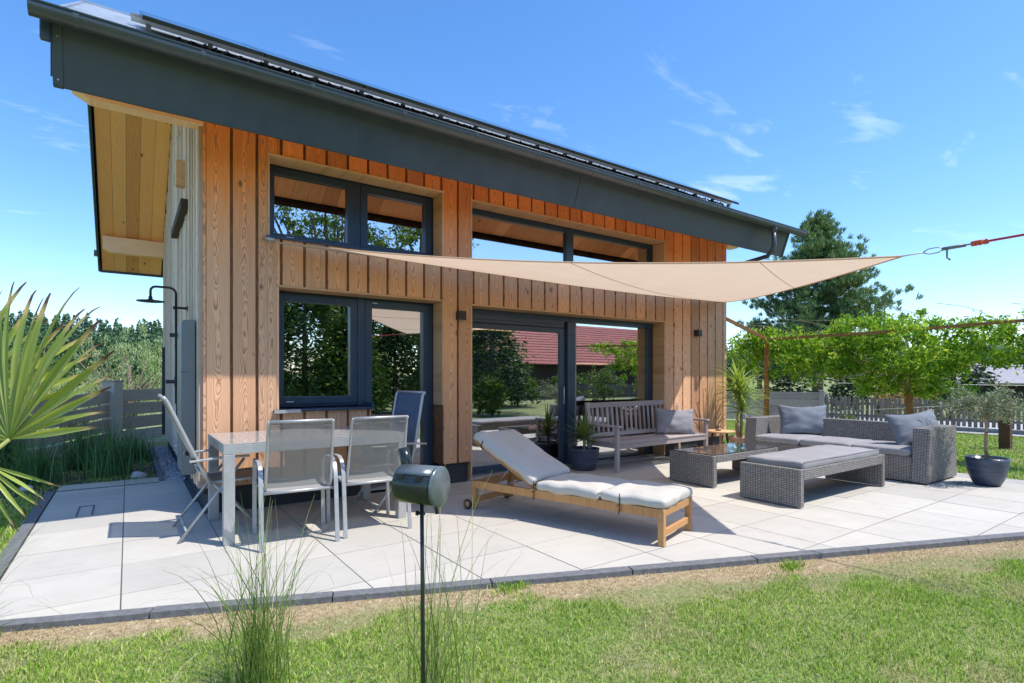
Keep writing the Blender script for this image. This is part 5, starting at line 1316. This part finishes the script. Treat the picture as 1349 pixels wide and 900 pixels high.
# ================================================================ fences
def plank_fence(name, label, pts, rows, h, gap, bottom, posth, pw_, postlist, group=None, fm=None):
    fm = fm or M_fence
    f_ = thing(name, label, 'fence', (pts[0][0], pts[0][1], 0), 0, group); o0 = Vector((pts[0][0], pts[0][1], 0))
    for (a, b) in zip(pts, pts[1:]):
        az = a[2] if len(a) > 2 else 0; bz = b[2] if len(b) > 2 else 0
        for k in range(rows):
            z = bottom + k*(h+gap) + h/2; A = Vector((a[0],a[1],az+z)) - o0; B = Vector((b[0],b[1],bz+z)) - o0
            d = (B-A); L_k = d.length; c_ = (A+B)/2; rz = math.atan2(d.y, d.x); ry = -math.asin(d.z/L_k)
            o = MB().box(-L_k/2+.01, L_k/2-.01, -.02, .02, -h/2+random.uniform(-.006,.004), h/2+random.uniform(-.004,.006)).build('plank', fm, f_, .004, c_)
            o.rotation_euler = (random.uniform(-.012,.012), ry, rz)
    for p in postlist:
        rz = math.atan2(pts[-1][1]-pts[0][1], pts[-1][0]-pts[0][0]); zb = p[2] if len(p) > 2 else 0
        o = MB().box(-pw_/2,pw_/2,-pw_/2,pw_/2,-.1,posth).build('post', fm, f_, .006, Vector((p[0],p[1],zb)) - o0); o.rotation_euler = (0,0,rz+.04)
        o2 = MB().box(-pw_/2-.015,pw_/2+.015,-pw_/2-.015,pw_/2+.015,posth+.001,posth+.028).build('post_cap', fm, f_, .004, Vector((p[0],p[1],zb)) - o0); o2.rotation_euler = (0,0,rz+.04)
    return f_
lf_ = plank_fence('plank_fence', 'grey weathered plank fence with a thick capped post beyond the shaded bed', [(-3.2,8.6,-.12),(-.98,12.15,-.09),(-.27,13.2,0),(.72,14.35,.0),(1.9,15.6,.0)], 4, .235, .038, .04, 1.26, .24, [(-.25,13.23,0),(-1.5,11.3,-.1)], None, M_fenced)
rf_ = plank_fence('plank_fence', 'silvery horizontal plank fence section behind the sofa, left of the pickets', [(14.9,13.6),(15.75,11.35),(16.45,9.62),(17.06,8.05)], 4, .205, .012, .03, .93, .13, [(15.72,11.40),(16.42,9.66),(17.03,8.1)])
pf = thing('picket_fence', 'weathered grey picket fence running along the back of the lawn', 'fence', (17.10, 8.0, 0))
fp = [Vector((17.10,8.0,0)), Vector((17.62,2.0,0)), Vector((17.75,-2.2,0))]; tot_ = 0; pm_ = []
for k in range(3):
    hgt = .78 + .012*k; pm_.append(MB().prism([(-.036,.10),(.036,.10),(.036,hgt-.03),(0,hgt),(-.036,hgt-.03)], -.011, .011, Matrix(((1,0,0,0),(0,0,1,0),(0,1,0,0),(0,0,0,1)))).mesh('picket', M_picket))
for a, b in zip(fp, fp[1:]):
    d = b-a; L_k = d.length; rz = math.atan2(d.y, d.x); nk = int(L_k/.112)
    for k in range(nk):
        c_ = a + d*((k+.5)/nk) - fp[0]; o = link('picket', random.choice(pm_), pf, 0, c_ + Vector((-.03,0,random.uniform(-.015,.015)))); o.rotation_euler = (random.uniform(-.02,.02), random.uniform(-.03,.03), rz)
    for z in (.26, .60): MB().bar(a-fp[0]+Vector((0,0,z)), b-fp[0]+Vector((0,0,z)), .035, .06).build('rail', M_picket, pf)
    nkk = max(1, int(L_k/2.2))
    for k in range(nkk+1):
        c_ = a + d*(k/nkk) - fp[0] + Vector((.04,0,0)); MB().box(-.045,.045,-.045,.045,0,.84).build('post', M_picket, pf, 0, c_)

# ================================================================ trees
def branchy(name, label, cat, base, trunk, tr, limbs, leafP, size, lm, aspect=.5, bark=None, group=None, D=None):
    t = thing(name, label, cat, base, 0, group)
    MB().tube(trunk, tr, 12).build('trunk', bark or M_trunk, t)
    if limbs:
        m = MB()
        for l in limbs: m.tube(l, [max(.008, .06*(1-i/len(l))*tr[0]/.2) for i in range(len(l))], 6)
        m.build('limbs', bark or M_trunk, t)
    leaves('crown', leafP, size, lm, t, aspect, D); return t
# pine behind the vine: tiers of upswept, needle-tufted limbs
def pine(base, H, rad, seed, label, group=None, open_=.4, zlow=.22):
    rg = random.Random(seed); t = thing('pine_tree', label, 'tree', base, 0, group)
    MB().tube([(0,0,-.3),(.1,0,H*.3),(-.05,.05,H*.6),(0,0,H*.97)], [.24,.20,.12,.03], 12).build('trunk', M_trunk, t)
    m = MB(); tips = []
    nl = 84
    for k in range(nl):
        u = zlow + (1-zlow)*(k+.5)/nl; z0 = H*u; a = k*2.4 + rg.uniform(-.5,.5); Lk = rad*(1-((u-zlow)/(1-zlow))**1.5)*rg.uniform(.65,1.12)*(.75+.5*math.sin(3*a+seed)**2) + .25
        d = Vector((math.cos(a), math.sin(a), rg.uniform(.10,.40))); p0 = Vector((0,0,z0)); p1 = p0 + d*Lk*.5 - Vector((0,0,.04*Lk)); p2 = p0 + d*Lk + Vector((0,0,.10*Lk))
        m.tube([p0,p1,p2],[.05*(1-u)+.02,.025,.008],5)
        for j in range(int(10+24*Lk)):
            v = rg.uniform(.25,1.0); q_ = (p0*(1-v)**2 + p1*2*v*(1-v) + p2*v*v); sp = .12+.34*v*Lk*.45
            e = q_ + Vector((max(-1.3,min(1.3,rg.gauss(0,1)))*sp,max(-1.3,min(1.3,rg.gauss(0,1)))*sp,min(.3,abs(rg.gauss(0,.18))))); tips.append((e, d))
    for j in range(10): tips.append((Vector((rg.gauss(0,.08),rg.gauss(0,.08),H*rg.uniform(.93,1.02))), Vector((0,0,1))))
    m.build('limbs', M_trunk, t)
    P = []; D = []
    for e, d in tips:
        for j in range(24):
            dd = (d*.5 + Vector((rg.gauss(0,.55),rg.gauss(0,.55),.7+rg.gauss(0,.4)))).normalized(); P.append(tuple(e + dd*.07 + Vector((rg.gauss(0,.04),rg.gauss(0,.04),rg.gauss(0,.04))))); D.append(tuple(dd*3))
    leaves('crown', np.array(P), .22, M_needle, t, .14, np.array(D)); return t
pine((24.6, 11.9, -.1), 8.2, 2.55, 4, 'tall pine tree rising above the vine at the right end of the house')
# dark conifers behind the right fences
def conifer(base, H, rad, seed, label, group, n_=2600, m_=None, size=.20, name='conifer_tree'):
    rg = np.random.default_rng(seed); t = thing(name, label, 'tree', base, 0, group)
    MB().tube([(0,0,-.3),(0,0,H*.9)], [.14,.03], 8).build('trunk', M_trunk, t)
    ncl = n_//26; z = rg.random(ncl)**1.15; a = rg.uniform(0,6.28,ncl); r = rad*(1-z)**.75*rg.uniform(.5,1.05,ncl)*(1+.2*np.sin(3*a+seed)); cs = np.stack([np.cos(a)*r, np.sin(a)*r, .12*H+z*H*.9], 1)
    P = (cs[:,None,:] + rg.normal(size=(ncl,26,3))*np.array([.22,.22,.13])*rad/1.7).reshape(-1,3); D = np.repeat(np.stack([np.cos(a), np.sin(a), -.15+0*a],1), 26, 0)*1.2
    leaves('crown', P, size, m_ or M_conif, t, .35, D); return t
g_ = 'dark conifers behind the fence on the right'
for bx, by, H, rad, sd, lab in ((19.2,13.6,3.0,1.5,1,'dark conifer showing just right of the house corner'),(19.6,11.6,3.3,1.6,2,'dark conifer behind the slender pergola post'),(20.6,10.0,3.0,1.7,3,'dark conifer behind the upright sofa pillow'),(21.4,8.2,2.7,1.6,6,'dark conifer behind the middle of the vine'),(22.2,6.4,2.3,1.6,7,'low dark conifer behind the vine trunk'),(18.7,15.5,2.7,1.4,8,'dark conifer farthest left, almost hidden by the house corner')):
    conifer((bx,by,-.05), H, rad, sd, lab, g_)
# pinkish shrub and low yellow shrub by the pickets
def shrub(c, r, n_, m_, size, label, name='garden_shrub', group=None):
    t = thing(name, label, 'shrub', (c[0],c[1],-.04), 0, group); mb = MB(); rg = random.Random(int(c[0]*100))
    for k in range(8): a = rg.uniform(0,6.28); mb.tube([(0,0,0),(math.cos(a)*r[0]*.5, math.sin(a)*r[1]*.5, r[2]*1.3)], [.02,.006], 5)
    mb.build('stems', M_trunk, t); P, _ = clumps(np.array((0,0,c[2])), np.array(r), max(6, n_//40), 40, r[0]*.28, np.random.default_rng(int(abs(c[0])*77+3))); P[:,2] = np.abs(P[:,2]); leaves('foliage', P, size, m_, t, .5); return t
shrub((16.55,7.2,.18),(.38,.3,.16),900,M_hedge,.05,'low rounded yellow-green shrub at the foot of the fence beside the gate')
M_rosy = leafmat('rosy_leaf', [(0,(.25,.10,.05)),(.5,(.42,.25,.12)),(1,(.35,.40,.10))], .3)
shrub((18.6,6.6,.75),(.8,.8,.6),1800,M_rosy,.09,'reddish-tinged shrub behind the picket fence under the vine')
shrub((18.9,2.7,.7),(.7,.7,.5),1500,M_hedge,.09,'yellow-green shrub behind the dark timber post at the right edge')
# willow and trees on the slope behind the left fence
rg_ = np.random.default_rng(71)
def willow(base, H, r, seed, label, m_, name='willow_tree', n_=9000, size=.16):
    rg = np.random.default_rng(seed); c = np.array((0,0,H*.62)); ncl = n_//60; top = blob(c, np.array((r,r,H*.40)), ncl, .45, rg); P = []; D = []
    for q_ in top:
        L_k = rg.uniform(.4,1.3); k = 60; u = rg.random(k)
        P.append(q_ + np.stack([rg.normal(0,.14,k)+u*.15*np.sign(q_[0]), rg.normal(0,.14,k), -u*L_k+.2], 1)); D.append(np.tile(np.array([.15*np.sign(q_[0]),0,-1.2]), (k,1)))
    limbs = [[(0,0,H*.25), (q_[0]*.5,q_[1]*.5,H*.55), tuple(q_)] for q_ in top[:26]]
    return branchy(name, label, 'tree', base, [(0,0,-.2),(.1,0,H*.3),(0,0,H*.7)], [.28,.22,.08], limbs, np.concatenate(P), size, m_, .22, None, None, np.concatenate(D))
def onray(t_, d): p = CR*(t_*d) + CF*d; return (p.x, p.y, terrain(p.x, p.y))
b0 = onray(-.700, 31); willow((b0[0],b0[1],b0[2]-.1), 7.6, 2.55, 3, 'pale feathery willow behind the fence, between palm and house', M_willow)
b0 = onray(-.88, 36); willow((b0[0],b0[1],b0[2]), 7.0, 2.8, 5, 'broad green tree on the slope seen through the palm leaf', M_broad, 'broadleaf_tree', 7000, .2)
b0 = onray(-.80, 30); willow((b0[0],b0[1],b0[2]), 4.6, 2.0, 6, 'lower leafy tree left of the willow behind the fence', M_willow, 'broadleaf_tree', 5000, .17)
b0 = onray(-.61, 42); willow((b0[0],b0[1],b0[2]), 7.2, 2.9, 8, 'dark green tree just left of the side wall beyond the willow', M_broad, 'broadleaf_tree', 6000, .2)
# orange roof below
b0 = onray(-.615, 44); t = thing('distant_house', 'small house with an orange roof far below the fence beside the side wall', 'house', (b0[0]+1.8,b0[1],-2.0))
MB().box(-2.4,2.4,-2,2,-1.6,1.2).build('wall', M_render, t); MB().prism([(-2.8,1.2),(2.8,1.2),(0,3.0)], -2.3, 2.3, Matrix(((1,0,0,0),(0,0,1,0),(0,1,0,0),(0,0,0,1)))).build('roof', M_orangeroof, t)
# pale road strip on the slope behind left fence
sheet('slope_path', [onray(-.95,17)[:2], onray(-.60,19)[:2], onray(-.60,22)[:2], onray(-.95,20)[:2]], M_asphalt)

# far woods (one mass)
def woods(name, label, t0, t1, d0, d1, n_, hh, seed, extra=0):
    rg = np.random.default_rng(seed); P = []; D = []; S = []
    for k in range(n_):
        tt = rg.uniform(t0, t1); d = rg.uniform(d0, d1); p = onray(tt, d); H = hh*rg.uniform(.6,1.2); r = H*.2; q_ = 190
        u = rg.random(q_)**.8; a = rg.uniform(0,6.28,q_); rad_ = r*(1-u)*rg.uniform(.6,1.1,q_)+.1
        P.append(np.stack([p[0]+np.cos(a)*rad_, p[1]+np.sin(a)*rad_, p[2]+.1*H+u*H*.92+0*a], 1)); D.append(np.stack([np.cos(a),np.sin(a),-.6+0*a],1)); S.append(np.full(q_, H*.078)*(1.15-u*.6))
    P = np.concatenate(P); o = leaves(name, P, np.concatenate(S), M_forest, None, .7, np.concatenate(D)); tag(o, label, 'forest', kind='stuff'); return o
woods('forest', 'distant dark conifer wood on the ridge at the left behind the willow', -1.12, -.52, 84, 178, 900, 9.0, 1)
woods('forest', 'distant bluish wood on the skyline behind the vine at the right', .36, 1.15, 90, 180, 600, 6.5, 2)

# houses at the right
hp = onray(.93, 33); t = thing('neighbour_house', 'low building with pale grey roof beyond the pickets at the right edge', 'house', (hp[0], hp[1], -.6), R(-12))
MB().box(-3.2,5,-6,3.4,0,1.75).build('wall', M_darktimber, t)
m = MB(); m.prism([(-4.0,1.62),(-3.9,1.52),(1.0,2.72),(6,1.6),(6,1.75),(1.0,2.9)], -6.6, 4.4, Matrix(((1,0,0,0),(0,0,1,0),(0,1,0,0),(0,0,0,1)))); m.build('roof', M_greyroof, t)
hp = onray(.955, 48); t = thing('neighbour_house', 'farther dark-gabled house with grey roof above the low building at the right', 'house', (hp[0], hp[1], -.4), R(-30))
MB().box(-3,5,-3,3,0,3.2).build('wall', M_darktimber, t)
MB().prism([(-3.6,3.0),(3.6,3.0),(0,5.0)], -3.6, 6, Matrix(((0,0,1,0),(1,0,0,0),(0,1,0,0),(0,0,0,1)))).build('roof', M_greyroof, t)

# ================================================================ what the panes mirror: the garden behind the camera
g_ = 'trees behind the photographer mirrored in the glass'
conifer((11.6,-5.2,-.05), 4.6, 1.7, 41, 'dense dark tree mirrored in the left sliding door pane', g_, 5200, M_conif, .19)
conifer((8.2,-6.6,-.05), 3.4, 1.6, 42, 'leafy yellow-green tree mirrored in the lower left window', g_, 7000, M_hedge, .2)
conifer((5.9,-4.6,-.05), 3.2, 1.3, 43, 'nearest bushy tree mirrored in the lower left window', g_, 7500, M_broad, .19)
def bigtree(base, H, r, seed, label, n_=9000):
    rg = np.random.default_rng(seed); P, cs = clumps(np.array((0,0,H*.72)), np.array((r,r,H*.30)), n_//70, 70, .42, rg)
    limbs = [[(0,0,H*.3), (q_[0]*.45,q_[1]*.45,H*.5), tuple(q_)] for q_ in cs[:46]]
    return branchy('broadleaf_tree', label, 'tree', base, [(0,0,-.2),(.1,.1,H*.3),(0,.1,H*.62)], [.30,.24,.10], limbs, P, .16, M_broad, .45, None, g_)
conifer((4.5,-4.9,-.05), 4.6, 2.0, 44, 'dense leafy tree filling the lower left window reflection', g_, 9500, M_broad, .19)
conifer((3.0,-5.6,-.05), 4.4, 1.9, 45, 'leafy light green tree at the left end of the mirrored hedge', g_, 7000, M_hedge, .19)
conifer((7.4,-8.8,-.05), 4.8, 2.2, 46, 'tree mirrored at the top of the tall window beside the blue chair', g_, 9500, M_broad, .2)
conifer((14.5,-9.5,-.05), 4.6, 2.2, 47, 'tree mirrored left of the red roof', g_, 9500, M_broad, .18)
bigtree((6.4,-7.5,0), 8.6, 2.6, 51, 'tall tree with spreading limbs mirrored in the upper left window')
bigtree((10.2,-8.6,0), 8.8, 2.6, 52, 'second tall tree mirrored beside the mullion of the upper left window')
for (x, y, s_, m_, lab) in ((10.6,-3.6,.8,M_broad,'feathery shrub mirrored in the tall window beside the blue chair'),(17.5,-7.5,1.0,M_broad,'green shrub mirrored in the left sliding pane before the red roof'),(20.5,-8.0,1.1,M_hedge,'green shrub mirrored in the right glass pane'),(24.0,-8.2,1.0,M_hedge,'bright shrub mirrored at the right end of the glass front'),(15.0,-8.2,1.0,M_broad,'shrub mirrored behind the potted yucca')):
    shrub((x,y,.9*s_),(.9*s_,.9*s_,.9*s_),2600,m_,.12,lab)
pf2 = thing('picket_fence', 'picket fence across the street side, visible only mirrored in the glass', 'fence', (4, -9.4, 0))
for k in range(200): link('picket', pm_[k % 3], pf2, 0, Vector((k*.13,0,random.uniform(-.02,.02)+.15)))
for z in (.4,.78): MB().bar((0,.03,z),(26,.03,z),.035,.06).build('rail', M_picket, pf2)
t = thing('neighbour_house', 'dark timber house with a red tiled roof mirrored in the sliding door', 'house', (21, -17.5, 0))
MB().box(-2,20,-6,2,0,2.4).build('wall', M_darktimber, t)
mR = MB(); nR = 16
for k in range(nR):
    ya = 3.0 - k*(5.2/nR); yb = ya - 5.2/nR - .06; za = 2.15 + (3.0-ya)*.62; zb = 2.15 + (3.0-yb)*.62
    mR.add([(-3,ya,za),(21,ya,za),(21,yb,zb-.03),(-3,yb,zb-.03),(-3,ya,za+.07),(21,ya,za+.07),(21,yb,zb+.03),(-3,yb,zb+.03)],[(0,1,2,3),(7,6,5,4),(4,5,1,0),(5,6,2,1),(6,7,3,2),(7,4,0,3)])
mR.build('roof', M_redroof, t)
MB().add([(-3,-2.2,2.1),(21,-2.2,2.1),(21,-7.4,2.1),(-3,-7.4,2.1),(-3,-2.25,5.35),(21,-2.25,5.35)],[(0,1,5,4),(2,3,4,5),(0,4,3),(1,2,5)]).build('rear_roof', M_redroof, t)
MB().box(5.2,6.0,-1.6,-.8,3.6,5.9).build('chimney', M_render, t)
pp_ = thing('sail_post', 'timber post holding the far end of the red sail rope', 'post', (far.x, far.y, -.04))
MB().box(-.06,.06,-.06,.06,0,2.9).build('post', M_darkpost, pp_, .006)
